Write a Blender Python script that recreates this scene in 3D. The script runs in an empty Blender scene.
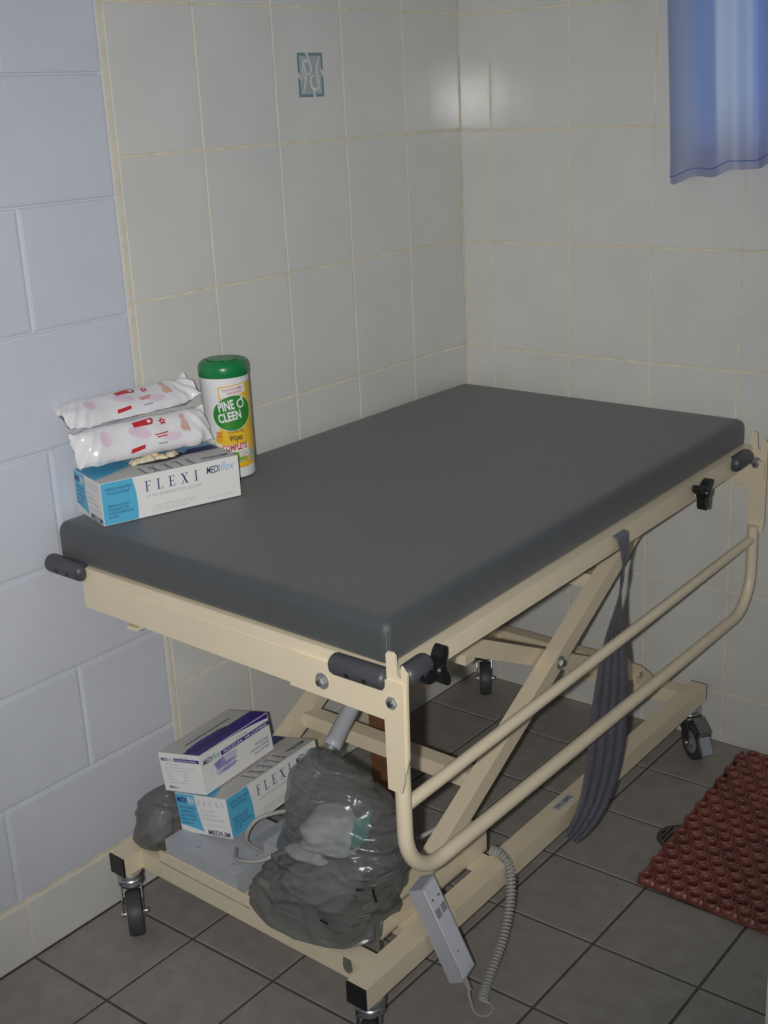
import bpy, bmesh, math, random
from mathutils import Vector, Matrix, noise
random.seed(7)
C = bpy.context.scene.collection
scene = bpy.context.scene
PI = math.pi
V = Vector

# ------------------------------------------------------------------ materials
def mat(name, col, rough=0.5, metal=0.0, spec=0.5, var=0.0, vscale=20.0, bump=0.0, bscale=200.0,
        sheen=0.0, coat=0.0, alpha=1.0, trans=0.0):
    m = bpy.data.materials.new(name); m.use_nodes = True
    nt = m.node_tree; b = nt.nodes['Principled BSDF']
    b.inputs['Base Color'].default_value = (*col, 1)
    b.inputs['Roughness'].default_value = rough
    b.inputs['Metallic'].default_value = metal
    b.inputs['Specular IOR Level'].default_value = spec
    b.inputs['Coat Weight'].default_value = coat
    b.inputs['Coat Roughness'].default_value = 0.08
    b.inputs['Sheen Weight'].default_value = sheen
    b.inputs['Transmission Weight'].default_value = trans
    tc = nt.nodes.new('ShaderNodeTexCoord')
    if var > 0:
        n = nt.nodes.new('ShaderNodeTexNoise'); n.inputs['Scale'].default_value = vscale
        n.inputs['Detail'].default_value = 6
        nt.links.new(tc.outputs['Object'], n.inputs['Vector'])
        r = nt.nodes.new('ShaderNodeValToRGB')
        r.color_ramp.elements[0].position = 0.3; r.color_ramp.elements[1].position = 0.7
        r.color_ramp.elements[0].color = (*[c * (1 - var) for c in col], 1)
        r.color_ramp.elements[1].color = (*[min(1, c * (1 + var)) for c in col], 1)
        nt.links.new(n.outputs['Fac'], r.inputs['Fac']); nt.links.new(r.outputs['Color'], b.inputs['Base Color'])
    if bump > 0:
        n2 = nt.nodes.new('ShaderNodeTexNoise'); n2.inputs['Scale'].default_value = bscale
        n2.inputs['Detail'].default_value = 3
        nt.links.new(tc.outputs['Object'], n2.inputs['Vector'])
        bp = nt.nodes.new('ShaderNodeBump'); bp.inputs['Strength'].default_value = bump
        bp.inputs['Distance'].default_value = 0.002
        nt.links.new(n2.outputs['Fac'], bp.inputs['Height']); nt.links.new(bp.outputs['Normal'], b.inputs['Normal'])
    if alpha < 1:
        b.inputs['Alpha'].default_value = alpha
    return m

def srgb(r, g, b):
    f = lambda c: ((c / 255 + 0.055) / 1.055) ** 2.4 if c > 10 else c / 255 / 12.92
    return (f(r), f(g), f(b))

M = {}
M['tile'] = mat('ivory_glazed_tile', (0.675, 0.665, 0.625), 0.085, var=0.03, vscale=9, bump=0.06, bscale=260)
M['grout'] = mat('cream_grout', (0.73, 0.665, 0.51), 0.8, var=0.12, vscale=30)
M['trimcream'] = mat('pale_cream_edge_trim', (0.70, 0.655, 0.55), 0.5, var=0.05, vscale=30)
M['block'] = mat('blue_white_painted_block', (0.61, 0.63, 0.695), 0.42, var=0.03, vscale=6, bump=0.35, bscale=320)
M['floor'] = mat('grey_brown_floor_tile', (0.32, 0.292, 0.262), 0.5, var=0.10, vscale=25, bump=0.25, bscale=400)
M['fgrout'] = mat('dark_floor_grout', (0.085, 0.08, 0.075), 0.9, var=0.2, vscale=60)
M['cream'] = mat('cream_powder_coat', (0.76, 0.655, 0.475), 0.36, var=0.025, vscale=14, bump=0.06, bscale=500)
M['vinyl'] = mat('charcoal_vinyl', (0.062, 0.067, 0.071), 0.48, spec=0.45, sheen=0.15, var=0.05, vscale=5, bump=0.35, bscale=600)
M['thread'] = mat('grey_thread', (0.22, 0.23, 0.25), 0.5)
M['rubber'] = mat('dark_grey_rubber', (0.06, 0.062, 0.07), 0.42, var=0.1, vscale=40)
M['black'] = mat('black_plastic', (0.010, 0.010, 0.012), 0.35, var=0.2, vscale=30)
M['chrome'] = mat('zinc_metal', (0.55, 0.56, 0.58), 0.36, metal=1.0, var=0.1, vscale=40)
M['steel'] = mat('dull_steel', (0.28, 0.28, 0.28), 0.38, metal=1.0, var=0.1, vscale=40)
M['boltsteel'] = mat('zinc_plated_bolt', (0.36, 0.37, 0.38), 0.5, metal=0.6, var=0.1, vscale=60)
M['wheelgrey'] = mat('wheel_rubber', (0.055, 0.055, 0.062), 0.5, var=0.1, vscale=50)
M['greyplas'] = mat('light_grey_plastic', (0.43, 0.44, 0.47), 0.4, var=0.03, vscale=20)
M['handgrey'] = mat('pale_blue_grey_plastic', (0.66, 0.67, 0.74), 0.38, var=0.03, vscale=20)
M['greyplas2'] = mat('mid_grey_plastic', (0.30, 0.305, 0.33), 0.45, var=0.03, vscale=20)
M['cord'] = mat('grey_cord', (0.36, 0.35, 0.33), 0.5, var=0.05, vscale=30)
M['strap'] = mat('grey_webbing', (0.12, 0.122, 0.145), 0.33, spec=0.6, var=0.15, vscale=120, bump=0.5, bscale=900)
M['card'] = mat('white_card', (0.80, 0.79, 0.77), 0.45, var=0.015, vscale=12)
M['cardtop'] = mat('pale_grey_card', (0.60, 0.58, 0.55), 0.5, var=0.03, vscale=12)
M['cyan'] = mat('cyan_print', (0.10, 0.45, 0.68), 0.42, var=0.02, vscale=12)
M['navy'] = mat('navy_print', (0.030, 0.040, 0.16), 0.45, var=0.05, vscale=30)
M['lblue'] = mat('light_blue_print', (0.25, 0.52, 0.72), 0.45, var=0.02, vscale=30)
M['greyprint'] = mat('grey_print', (0.42, 0.42, 0.46), 0.5, var=0.02, vscale=30)
M['purple'] = mat('violet_print', (0.040, 0.012, 0.26), 0.4, var=0.05, vscale=14)
M['purple2'] = mat('soft_violet_print', (0.30, 0.26, 0.52), 0.45, var=0.25, vscale=60)
M['purple3'] = mat('pale_violet_print', (0.58, 0.56, 0.69), 0.45, var=0.05, vscale=60)
M['teal'] = mat('teal_print', (0.08, 0.38, 0.42), 0.45, var=0.03, vscale=30)
M['latex'] = mat('cream_latex', (0.72, 0.62, 0.46), 0.5, var=0.05, vscale=40)
M['dark'] = mat('dark_opening', (0.03, 0.03, 0.035), 0.8, var=0.1, vscale=40)
M['white'] = mat('white_plastic', (0.80, 0.80, 0.80), 0.3, var=0.01, vscale=20)
M['green'] = mat('green_plastic', (0.008, 0.20, 0.055), 0.3, var=0.05, vscale=20)
M['pgreen'] = mat('green_print', (0.03, 0.25, 0.03), 0.35, var=0.05, vscale=20)
M['lgreen'] = mat('light_green_print', (0.25, 0.45, 0.03), 0.35, var=0.05, vscale=20)
M['yellow'] = mat('yellow_print', (0.85, 0.52, 0.03), 0.35, var=0.03, vscale=20)
M['redp'] = mat('red_print', (0.60, 0.03, 0.04), 0.4, var=0.05, vscale=20)
M['pink'] = mat('pale_pink_print', (0.78, 0.60, 0.72), 0.35, var=0.04, vscale=40)
M['film'] = mat('glossy_white_film', (0.80, 0.78, 0.80), 0.22, var=0.02, vscale=20)
M['skin'] = mat('skin_tone_print', (0.70, 0.45, 0.36), 0.4, var=0.06, vscale=60)
M['brown'] = mat('red_brown_wood', (0.20, 0.085, 0.045), 0.6, var=0.15, vscale=25)
M['motif'] = mat('blue_grey_glaze', (0.17, 0.26, 0.29), 0.25, var=0.05, vscale=40)
M['motif2'] = mat('pale_blue_glaze', (0.38, 0.45, 0.46), 0.25, var=0.05, vscale=40)
M['jamb'] = mat('beige_gloss_paint', (0.55, 0.50, 0.42), 0.4, var=0.03, vscale=10)
M['silver'] = mat('silver_label', (0.55, 0.56, 0.60), 0.4, var=0.05, vscale=40)
M['crumple'] = mat('crumpled_white_paper', (0.92, 0.92, 0.93), 0.5, var=0.05, vscale=30)
M['rubbish'] = mat('dull_grey_waste', (0.34, 0.34, 0.34), 0.6, var=0.15, vscale=30)
M['tealpack'] = mat('teal_packet', (0.05, 0.42, 0.38), 0.4, var=0.08, vscale=30)

def bag_mat(name, col, opac):
    m = bpy.data.materials.new(name); m.use_nodes = True
    nt = m.node_tree; b = nt.nodes['Principled BSDF']; out = nt.nodes['Material Output']
    b.inputs['Base Color'].default_value = (*col, 1); b.inputs['Roughness'].default_value = 0.26
    b.inputs['Specular IOR Level'].default_value = 0.9
    tc = nt.nodes.new('ShaderNodeTexCoord')
    mp = nt.nodes.new('ShaderNodeMapping'); mp.inputs['Rotation'].default_value = (0.5, 0.3, 0.4); mp.inputs['Scale'].default_value = (9, 14, 26)
    nt.links.new(tc.outputs['Object'], mp.inputs['Vector'])
    n = nt.nodes.new('ShaderNodeTexNoise'); n.inputs['Scale'].default_value = 2.0; n.inputs['Detail'].default_value = 2
    n.noise_type = 'RIDGED_MULTIFRACTAL'; n.inputs['Distortion'].default_value = 1.0
    nt.links.new(mp.outputs[0], n.inputs['Vector'])
    bp = nt.nodes.new('ShaderNodeBump'); bp.inputs['Strength'].default_value = 0.6; bp.inputs['Distance'].default_value = 0.008
    nt.links.new(n.outputs['Fac'], bp.inputs['Height']); nt.links.new(bp.outputs['Normal'], b.inputs['Normal'])
    tr = nt.nodes.new('ShaderNodeBsdfTransparent'); tr.inputs['Color'].default_value = (0.80, 0.82, 0.83, 1)
    mx = nt.nodes.new('ShaderNodeMixShader'); mx.inputs['Fac'].default_value = opac
    nt.links.new(tr.outputs[0], mx.inputs[1]); nt.links.new(b.outputs[0], mx.inputs[2])
    nt.links.new(mx.outputs[0], out.inputs['Surface'])
    return m
M['bag'] = bag_mat('smoky_bin_bag_film', (0.20, 0.198, 0.19), 0.47)
M['bag2'] = bag_mat('smoky_bin_liner_film', (0.20, 0.196, 0.188), 0.48)

def rubber_mat_material():
    m = mat('red_translucent_rubber', (0.235, 0.075, 0.058), 0.38, var=0.35, vscale=30)
    b = m.node_tree.nodes['Principled BSDF']
    b.inputs['Subsurface Weight'].default_value = 0.15
    b.inputs['Subsurface Radius'].default_value = (0.01, 0.003, 0.002)
    b.inputs['Specular IOR Level'].default_value = 0.55
    return m
M['redrubber'] = rubber_mat_material()
M['redknob'] = mat('pale_red_rubber', (0.40, 0.20, 0.17), 0.35, var=0.1, vscale=60)

def curtain_mat():
    m = bpy.data.materials.new('blue_striped_voile'); m.use_nodes = True
    nt = m.node_tree; b = nt.nodes['Principled BSDF']; out = nt.nodes['Material Output']
    uv = nt.nodes.new('ShaderNodeUVMap'); uv.uv_map = 'cloth'
    sx = nt.nodes.new('ShaderNodeSeparateXYZ'); nt.links.new(uv.outputs[0], sx.inputs[0])
    r = nt.nodes.new('ShaderNodeValToRGB'); cr = r.color_ramp
    # woven stripes across the cloth (fixed to the cloth, u = metres of cloth)
    dk, md, lt = srgb(150, 170, 214), srgb(180, 194, 226), srgb(212, 224, 242)
    stops = [(0, md), (0.055, md), (0.085, dk), (0.12, dk), (0.13, lt), (0.21, lt), (0.22, dk), (0.29, dk), (0.30, md), (0.36, lt), (0.42, lt), (0.43, dk), (0.55, md), (0.62, lt), (0.75, dk), (1, md)]
    cr.elements[0].position = 0; cr.elements[0].color = (*md, 1)
    cr.elements[1].position = 1; cr.elements[1].color = (*md, 1)
    for p, c in stops[1:-1]:
        e = cr.elements.new(p); e.color = (*c, 1)
    nt.links.new(sx.outputs['X'], r.inputs['Fac'])
    # pinkish band above the hem (v = metres above the hem edge)
    r2 = nt.nodes.new('ShaderNodeValToRGB'); r2.color_ramp.elements[0].position = 0.0; r2.color_ramp.elements[1].position = 0.14
    r2.color_ramp.elements[0].color = (0.65, 0.65, 0.65, 1); r2.color_ramp.elements[1].color = (0, 0, 0, 1)
    nt.links.new(sx.outputs['Y'], r2.inputs['Fac'])
    mx = nt.nodes.new('ShaderNodeMixRGB'); mx.inputs['Color2'].default_value = (*srgb(178, 172, 200), 1)
    nt.links.new(r2.outputs['Color'], mx.inputs['Fac']); nt.links.new(r.outputs['Color'], mx.inputs['Color1'])
    nt.links.new(mx.outputs[0], b.inputs['Base Color'])
    b.inputs['Roughness'].default_value = 0.55; b.inputs['Sheen Weight'].default_value = 0.2
    tl = nt.nodes.new('ShaderNodeBsdfTranslucent'); nt.links.new(mx.outputs[0], tl.inputs['Color'])
    ms = nt.nodes.new('ShaderNodeMixShader'); ms.inputs['Fac'].default_value = 0.42
    nt.links.new(b.outputs[0], ms.inputs[1]); nt.links.new(tl.outputs[0], ms.inputs[2]); nt.links.new(ms.outputs[0], out.inputs['Surface'])
    return m
M['curtain'] = curtain_mat()

# ------------------------------------------------------------------ mesh helpers
class MB:
    def __init__(self):
        self.bm = bmesh.new(); self.mats = []
    def mi(self, name):
        if name not in self.mats: self.mats.append(name)
        return self.mats.index(name)
    def faces(self, vs, fs, m, smooth=False):
        i = self.mi(m); bv = [self.bm.verts.new(v) for v in vs]; out = []
        for f in fs:
            try:
                fc = self.bm.faces.new([bv[k] for k in f]); fc.material_index = i; fc.smooth = smooth; out.append(fc)
            except ValueError: pass
        return bv, out
    def bevel(self, fcs, w, seg=2, angle=0.5):
        es = set()
        for f in fcs:
            for e in f.edges:
                if len(e.link_faces) == 2 and e.calc_face_angle(0) > angle: es.add(e)
        if es: bmesh.ops.bevel(self.bm, geom=list(es), offset=w, segments=seg, affect='EDGES', profile=0.5, material=-1)
    def hexa(self, p, m, bev=0.0, seg=2):
        # p: 8 corners 000,100,110,010,001,101,111,011
        fs = [(0, 3, 2, 1), (4, 5, 6, 7), (0, 1, 5, 4), (1, 2, 6, 5), (2, 3, 7, 6), (3, 0, 4, 7)]
        bv, fc = self.faces(p, fs, m)
        if bev > 0: self.bevel(fc, bev, seg)
    def box(self, x0, x1, y0, y1, z0, z1, m, bev=0.0, seg=2):
        self.hexa([(x0, y0, z0), (x1, y0, z0), (x1, y1, z0), (x0, y1, z0), (x0, y0, z1), (x1, y0, z1), (x1, y1, z1), (x0, y1, z1)], m, bev, seg)
    def beam(self, p0, p1, w, h, m, up=(0, 0, 1), bev=0.003):
        p0, p1, up = V(p0), V(p1), V(up); d = (p1 - p0).normalized(); s = d.cross(up).normalized(); u = s.cross(d)
        a, b = s * w / 2, u * h / 2
        self.hexa([p0 - a - b, p0 + a - b, p1 + a - b, p1 - a - b, p0 - a + b, p0 + a + b, p1 + a + b, p1 - a + b], m, bev)
    def prism(self, poly, o, ux, uy, thick, m, bev=0.0, smooth=False):
        # polygon in 2d, extruded along ux x uy by thick
        o, ux, uy = V(o), V(ux), V(uy); n = ux.cross(uy).normalized(); k = len(poly)
        vs = [o + ux * a + uy * b for a, b in poly] + [o + ux * a + uy * b + n * thick for a, b in poly]
        fs = [tuple(range(k - 1, -1, -1)), tuple(range(k, 2 * k))] + [(i, (i + 1) % k, k + (i + 1) % k, k + i) for i in range(k)]
        bv, fc = self.faces(vs, fs, m)
        if bev > 0: self.bevel(fc, bev, 2, 0.6)
    def flat(self, poly, o, ux, uy, m):
        o, ux, uy = V(o), V(ux), V(uy)
        self.faces([o + ux * a + uy * b for a, b in poly], [tuple(range(len(poly)))], m)
    def tube(self, pts, r, m, n=12, cap=True, closed=False):
        pts = [V(p) for p in pts]; N = len(pts)
        rs = r if isinstance(r, (list, tuple)) else [r] * N
        tang = []
        for i in range(N):
            a = pts[(i - 1) % N] if (closed or i > 0) else pts[i]
            b = pts[(i + 1) % N] if (closed or i < N - 1) else pts[i]
            tang.append((b - a).normalized())
        ref = V((0, 0, 1)) if abs(tang[0].z) < 0.9 else V((1, 0, 0))
        u = tang[0].cross(ref).normalized(); vs = []
        for i in range(N):
            t = tang[i]; u = (u - t * u.dot(t)).normalized(); w = t.cross(u)
            for k in range(n):
                a = 2 * PI * k / n; vs.append(pts[i] + (u * math.cos(a) + w * math.sin(a)) * rs[i])
        fs = []
        for i in range(N if closed else N - 1):
            j = (i + 1) % N
            for k in range(n):
                fs.append((i * n + k, i * n + (k + 1) % n, j * n + (k + 1) % n, j * n + k))
        if cap and not closed:
            fs.append(tuple(range(n - 1, -1, -1))); fs.append(tuple(range((N - 1) * n, N * n)))
        bv, fc = self.faces(vs, fs, m, True)
        if cap and not closed:
            for f in fc[-2:]: f.smooth = False
    def lathe(self, prof, c, axis, m, n=32, mats=None, cap=True):
        # prof: (radius, height along axis)
        c, ax = V(c), V(axis).normalized(); ref = V((0, 0, 1)) if abs(ax.z) < 0.9 else V((1, 0, 0))
        u = ax.cross(ref).normalized(); w = ax.cross(u); vs = []
        for r, h in prof:
            for k in range(n):
                a = 2 * PI * k / n; vs.append(c + ax * h + (u * math.cos(a) + w * math.sin(a)) * r)
        fs = []; K = len(prof)
        for i in range(K - 1):
            for k in range(n): fs.append((i * n + k, i * n + (k + 1) % n, (i + 1) * n + (k + 1) % n, (i + 1) * n + k))
        if cap: fs += [tuple(range(n - 1, -1, -1)), tuple(range((K - 1) * n, K * n))]
        bv, fc = self.faces(vs, fs, m, True)
        if cap:
            for f in fc[-2:]: f.smooth = False
        if mats:
            for i, mm in enumerate(mats):
                if mm:
                    for k in range(n): fc[i * n + k].material_index = self.mi(mm)
    def build(self, name, parent=None, warp=None, kind=None, label=None, local=False, recalc=True, sharp=0.7, at=None):
        bm = self.bm
        if recalc: bmesh.ops.recalc_face_normals(bm, faces=bm.faces)
        if warp:
            for v in bm.verts: v.co = warp(v.co)
        cs = [v.co for v in bm.verts]
        lo = V([min(c[i] for c in cs) for i in range(3)]); hi = V([max(c[i] for c in cs) for i in range(3)])
        ctr = (lo + hi) / 2
        if at is not None: ctr = V(at)
        for v in bm.verts: v.co -= ctr
        for e in bm.edges:
            if len(e.link_faces) == 2 and e.calc_face_angle(0) > sharp: e.smooth = False
        me = bpy.data.meshes.new(name); bm.to_mesh(me); bm.free()
        for n in self.mats: me.materials.append(M[n])
        o = bpy.data.objects.new(name, me); C.objects.link(o)
        off = V((0, 0, 0))
        if parent is not None:
            o.parent = parent
            if not local:
                p = parent
                while p is not None: off += p.location; p = p.parent
        o.location = ctr - off
        if kind: o['kind'] = kind
        if label: o['label'] = label
        return o

def thing(name, label, cat, loc=(0, 0, 0), mtx=None, group=None):
    o = bpy.data.objects.new(name, None); C.objects.link(o); o.empty_display_size = 0.05
    if mtx is not None: o.matrix_world = mtx
    else: o.location = loc
    o['label'] = label; o['category'] = cat
    if group: o['group'] = group
    return o
def tag(o, label, cat, group=None):
    o['label'] = label; o['category'] = cat
    if group: o['group'] = group
    return o

# ------------------------------------------------------------------ lettering
_tc = {}
def text_geo(s, bold=0.0, shear=0.0, space=1.0):
    key = (s, bold, shear, space)
    if key not in _tc:
        cu = bpy.data.curves.new('lettering', 'FONT'); cu.body = s; cu.size = 1; cu.offset = bold; cu.shear = shear
        cu.space_character = space; cu.resolution_u = 3; cu.fill_mode = 'FRONT'
        ob = bpy.data.objects.new('lettering', cu); C.objects.link(ob)
        dg = bpy.context.evaluated_depsgraph_get(); dg.update()
        me = bpy.data.meshes.new_from_object(ob.evaluated_get(dg))
        vs = [(v.co.x, v.co.y) for v in me.vertices]; fs = [tuple(p.vertices) for p in me.polygons]
        bpy.data.objects.remove(ob); bpy.data.curves.remove(cu); bpy.data.meshes.remove(me)
        x0 = min(v[0] for v in vs); x1 = max(v[0] for v in vs)
        _tc[key] = ([((x - x0) / (x1 - x0), y / 0.69) for x, y in vs], fs)
    return _tc[key]
def put_text(mb, s, o, ux, uy, w, h, m, bold=0.0, shear=0.0, space=1.0, fn=None):
    vs, fs = text_geo(s, bold, shear, space)
    o, ux, uy = V(o), V(ux), V(uy)
    mb.faces([fn(a * w, b * h) if fn else o + ux * (a * w) + uy * (b * h) for a, b in vs], fs, m)
def serif_word(word, w, h):
    # thin classical capitals with hairline serifs, as rectangles / slanted strokes
    G = {'F': (0.62, [((.12, 0), (.26, 1)), ((0, .95), (.62, 1)), ((.2, .48), (.5, .54)), ((.57, .78), (.62, 1)), ((.46, .4), (.5, .62)), ((0, 0), (.4, .05))], []),
         'L': (0.66, [((.12, 0), (.26, 1)), ((0, .95), (.4, 1)), ((0, 0), (.64, .05)), ((.59, 0), (.64, .24))], []),
         'E': (0.66, [((.12, 0), (.26, 1)), ((0, .95), (.62, 1)), ((.2, .48), (.5, .54)), ((.57, .78), (.62, 1)), ((.46, .4), (.5, .62)), ((0, 0), (.66, .05)), ((.61, 0), (.66, .24))], []),
         'X': (0.86, [((0, .95), (.34, 1)), ((.54, .95), (.86, 1)), ((0, 0), (.32, .05)), ((.5, 0), (.86, .05))], [((.1, 1), (.28, 1), (.76, 0), (.58, 0)), ((.68, 1), (.74, 1), (.18, 0), (.12, 0))]),
         'I': (0.4, [((.13, 0), (.27, 1)), ((0, .95), (.4, 1)), ((0, 0), (.4, .05))], [])}
    gap = 0.62; tot = sum(G[c][0] for c in word) + gap * (len(word) - 1); x = 0; out = []
    for c in word:
        adv, rects, quads = G[c]
        for (a, b), (c2, d) in rects: out.append([((x + a) / tot * w, b * h), ((x + c2) / tot * w, b * h), ((x + c2) / tot * w, d * h), ((x + a) / tot * w, d * h)])
        for q in quads: out.append([((x + a) / tot * w, b * h) for a, b in q])
        x += adv + gap
    return out
def put_serif(mb, word, o, ux, uy, w, h, m):
    for q in serif_word(word, w, h): mb.flat(q, o, ux, uy, m)
def ellipse(cx, cy, rx, ry, n=28, rot=0.0):
    out = []
    for k in range(n):
        a = 2 * PI * k / n; x, y = rx * math.cos(a), ry * math.sin(a)
        out.append((cx + x * math.cos(rot) - y * math.sin(rot), cy + x * math.sin(rot) + y * math.cos(rot)))
    return out
def rect(a, b, c, d): return [(a, b), (c, b), (c, d), (a, d)]

# ------------------------------------------------------------------ THE SETTING
H = 2.75
TW, TH, ZT = 0.2033, 0.25, 1.6312      # wall tile pitch and a row joint height
G2 = 0.0021                             # half joint
T0 = 1.0295                             # tiled length of the left wall
def tile_slab(mb, fn, a0, a1, b0, b1, m, bev=0.0014, d=0.003, g=G2):
    # one tile with a rounded edge; fn(a, b, height) -> xyz
    a0 += g; a1 -= g; b0 += g; b1 -= g
    if a1 - a0 < 0.004 or b1 - b0 < 0.004: return
    e = bev
    P = []
    for (ia, h) in ((0.0, 0.0), (e * 0.25, d * 0.7), (e, d)):
        P += [fn(a0 + ia, b0 + ia, h), fn(a1 - ia, b0 + ia, h), fn(a1 - ia, b1 - ia, h), fn(a0 + ia, b1 - ia, h)]
    fs = [(8, 9, 10, 11)]
    for L in (0, 4):
        fs += [(L + i, L + (i + 1) % 4, L + 4 + (i + 1) % 4, L + 4 + i) for i in range(4)]
    mb.faces(P, fs, m)

# --- left wall: painted block beyond y=-T0, tiles up to the corner
wl = MB()
f_l = lambda a, b, h: (-0.0012 + h * 0.4, -a, b)
wl.faces([(-0.0012, 0.003, 0), (-0.0012, -T0, 0), (-0.0012, -T0, H), (-0.0012, 0.003, H)], [(0, 1, 2, 3)], 'grout')
zr = [0.0] + [ZT - r * TH for r in range(6, -5, -1)]
zr = [z for z in zr if z < H] + [H]
yl = [0.0, 0.2102] + [0.2102 + k * TW for k in range(1, 5)]
yl[-1] = T0 - 0.007
for i in range(len(yl) - 1):
    for j in range(len(zr) - 1): tile_slab(wl, f_l, yl[i], yl[i + 1], zr[j], zr[j + 1], 'tile')
# rounded cream edge closing the tiled area
wl.box(-0.009, -0.0002, -T0 - 0.0010, -T0 + 0.0070, 0.119, H, 'trimcream', 0.002)
wl.tube([(0.0003, -0.0003, 0), (0.0003, -0.0003, H)], 0.0016, 'grout', n=8, cap=False)
# blocks
f_b = lambda a, b, h: (-0.0075 + h, -a, b)
wl.faces([(-0.0075, -T0, 0), (-0.0075, -3.2, 0), (-0.0075, -3.2, H), (-0.0075, -T0, H)], [(0, 1, 2, 3)], 'block')
zb = [-0.0995 + 0.2022 * k for k in range(0, 16)]
for j in range(len(zb) - 1):
    z0, z1 = max(zb[j], 0.119), min(zb[j + 1], H)
    if z1 <= z0: continue
    a = T0 + 0.003; nxt = (1.238 if j % 2 == 0 else 1.428)
    while a < 3.19:
        b = min(nxt, 3.2); tile_slab(wl, f_b, a, b, z0, z1, 'block', bev=0.006, d=0.0035, g=0.0013); a = b; nxt += 0.4
o = wl.build('wall_left', kind='structure', recalc=False)
wall_left = o
# skirting tiles under the blocks
sk = MB()
sk.faces([(-0.002, -T0, 0), (-0.002, -3.2, 0), (-0.002, -3.2, 0.1185), (-0.002, -T0, 0.1185)], [(0, 1, 2, 3)], 'grout')
sk.faces([(-0.002, -T0, 0.1185), (-0.002, -3.2, 0.1185), (-0.009, -3.2, 0.1185), (-0.009, -T0, 0.1185)], [(0, 1, 2, 3)], 'grout')
ys = [T0 + 0.001, 1.166, 1.418, 1.67, 1.922, 2.174, 2.426, 2.678, 2.93, 3.2]
for i in range(len(ys) - 1): tile_slab(sk, lambda a, b, h: (-0.002 + h, -a, b), ys[i], ys[i + 1], 0.001, 0.1165, 'tile', d=0.004)
sk.build('baseboard_left', kind='structure', recalc=False)
# --- back wall
wb = MB()
XW = 2.6
wb.faces([(0, 0.0012, 0), (XW, 0.0012, 0), (XW, 0.0012, H), (0, 0.0012, H)], [(0, 1, 2, 3)], 'grout')
xb = [0.0, 0.0846] + [0.0846 + TW * k for k in range(1, 13)]
xb = [x for x in xb if x < XW] + [XW]
zr2 = [0.0] + [ZT - 0.0045 - r * TH for r in range(6, -5, -1)]
zr2 = [z for z in zr2 if z < H] + [H]
for i in range(len(xb) - 1):
    for j in range(len(zr2) - 1): tile_slab(wb, lambda a, b, h: (a, 0.0012 - h * 0.4, b), xb[i], xb[i + 1], zr2[j], zr2[j + 1], 'tile')
wb.build('wall_back', kind='structure', recalc=False)
# --- unseen window added behind the curtain, its glowing pane lights the cloth
M['pane'] = bpy.data.materials.new('added_curtain_glow'); M['pane'].use_nodes = True
pb_ = M['pane'].node_tree.nodes['Principled BSDF']; pb_.inputs['Base Color'].default_value = (0.6, 0.65, 0.7, 1); pb_.inputs['Roughness'].default_value = 0.3
ptc = M['pane'].node_tree.nodes.new('ShaderNodeTexNoise'); ptc.inputs['Scale'].default_value = 3
prp = M['pane'].node_tree.nodes.new('ShaderNodeValToRGB'); prp.color_ramp.elements[0].color = (0.66, 0.78, 0.95, 1); prp.color_ramp.elements[1].color = (0.72, 0.84, 1.0, 1)
M['pane'].node_tree.links.new(ptc.outputs['Fac'], prp.inputs['Fac']); M['pane'].node_tree.links.new(prp.outputs['Color'], pb_.inputs['Emission Color'])
pb_.inputs['Emission Strength'].default_value = 0.50  # glow added to make the curtain look lit from behind
wf = MB()
for a, b, c_, d_ in ((0.580, 1.20, 1.315, 1.335), (0.580, 1.20, 2.005, 2.04), (0.580, 0.600, 1.335, 2.005), (1.165, 1.20, 1.335, 2.005)): wf.box(a, b, -0.014, -0.0003, c_, d_, 'white', 0.002)
win = wf.build('added_window_1', kind='structure')
wp = MB(); wp.box(0.5995, 1.1655, -0.006, -0.001, 1.3345, 2.0055, 'pane'); wp.build('added_glow_pane', win, kind='structure')
# --- floor
fl = MB()
fl.faces([(-0.01, 0.01, -0.0022), (-0.01, -3.2, -0.0022), (2.6, -3.2, -0.0022), (2.6, 0.01, -0.0022)], [(0, 1, 2, 3)], 'fgrout')
FX, FY, FS = 0.2005, -1.4176, 0.2029
xs = sorted({0.0} | {FX + FS * k for k in range(0, 12)} | {2.6})
yy = sorted({0.003} | {FY + FS * k for k in range(-8, 7) if FY + FS * k < -0.02} | {-3.2})
for i in range(len(xs) - 1):
    for j in range(len(yy) - 1): tile_slab(fl, lambda a, b, h: (a, b, -0.0022 + h), xs[i], xs[i + 1], yy[j], yy[j + 1], 'floor', bev=0.0025, d=0.0022, g=0.0026)
fl.build('floor', kind='structure', recalc=False)
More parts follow.
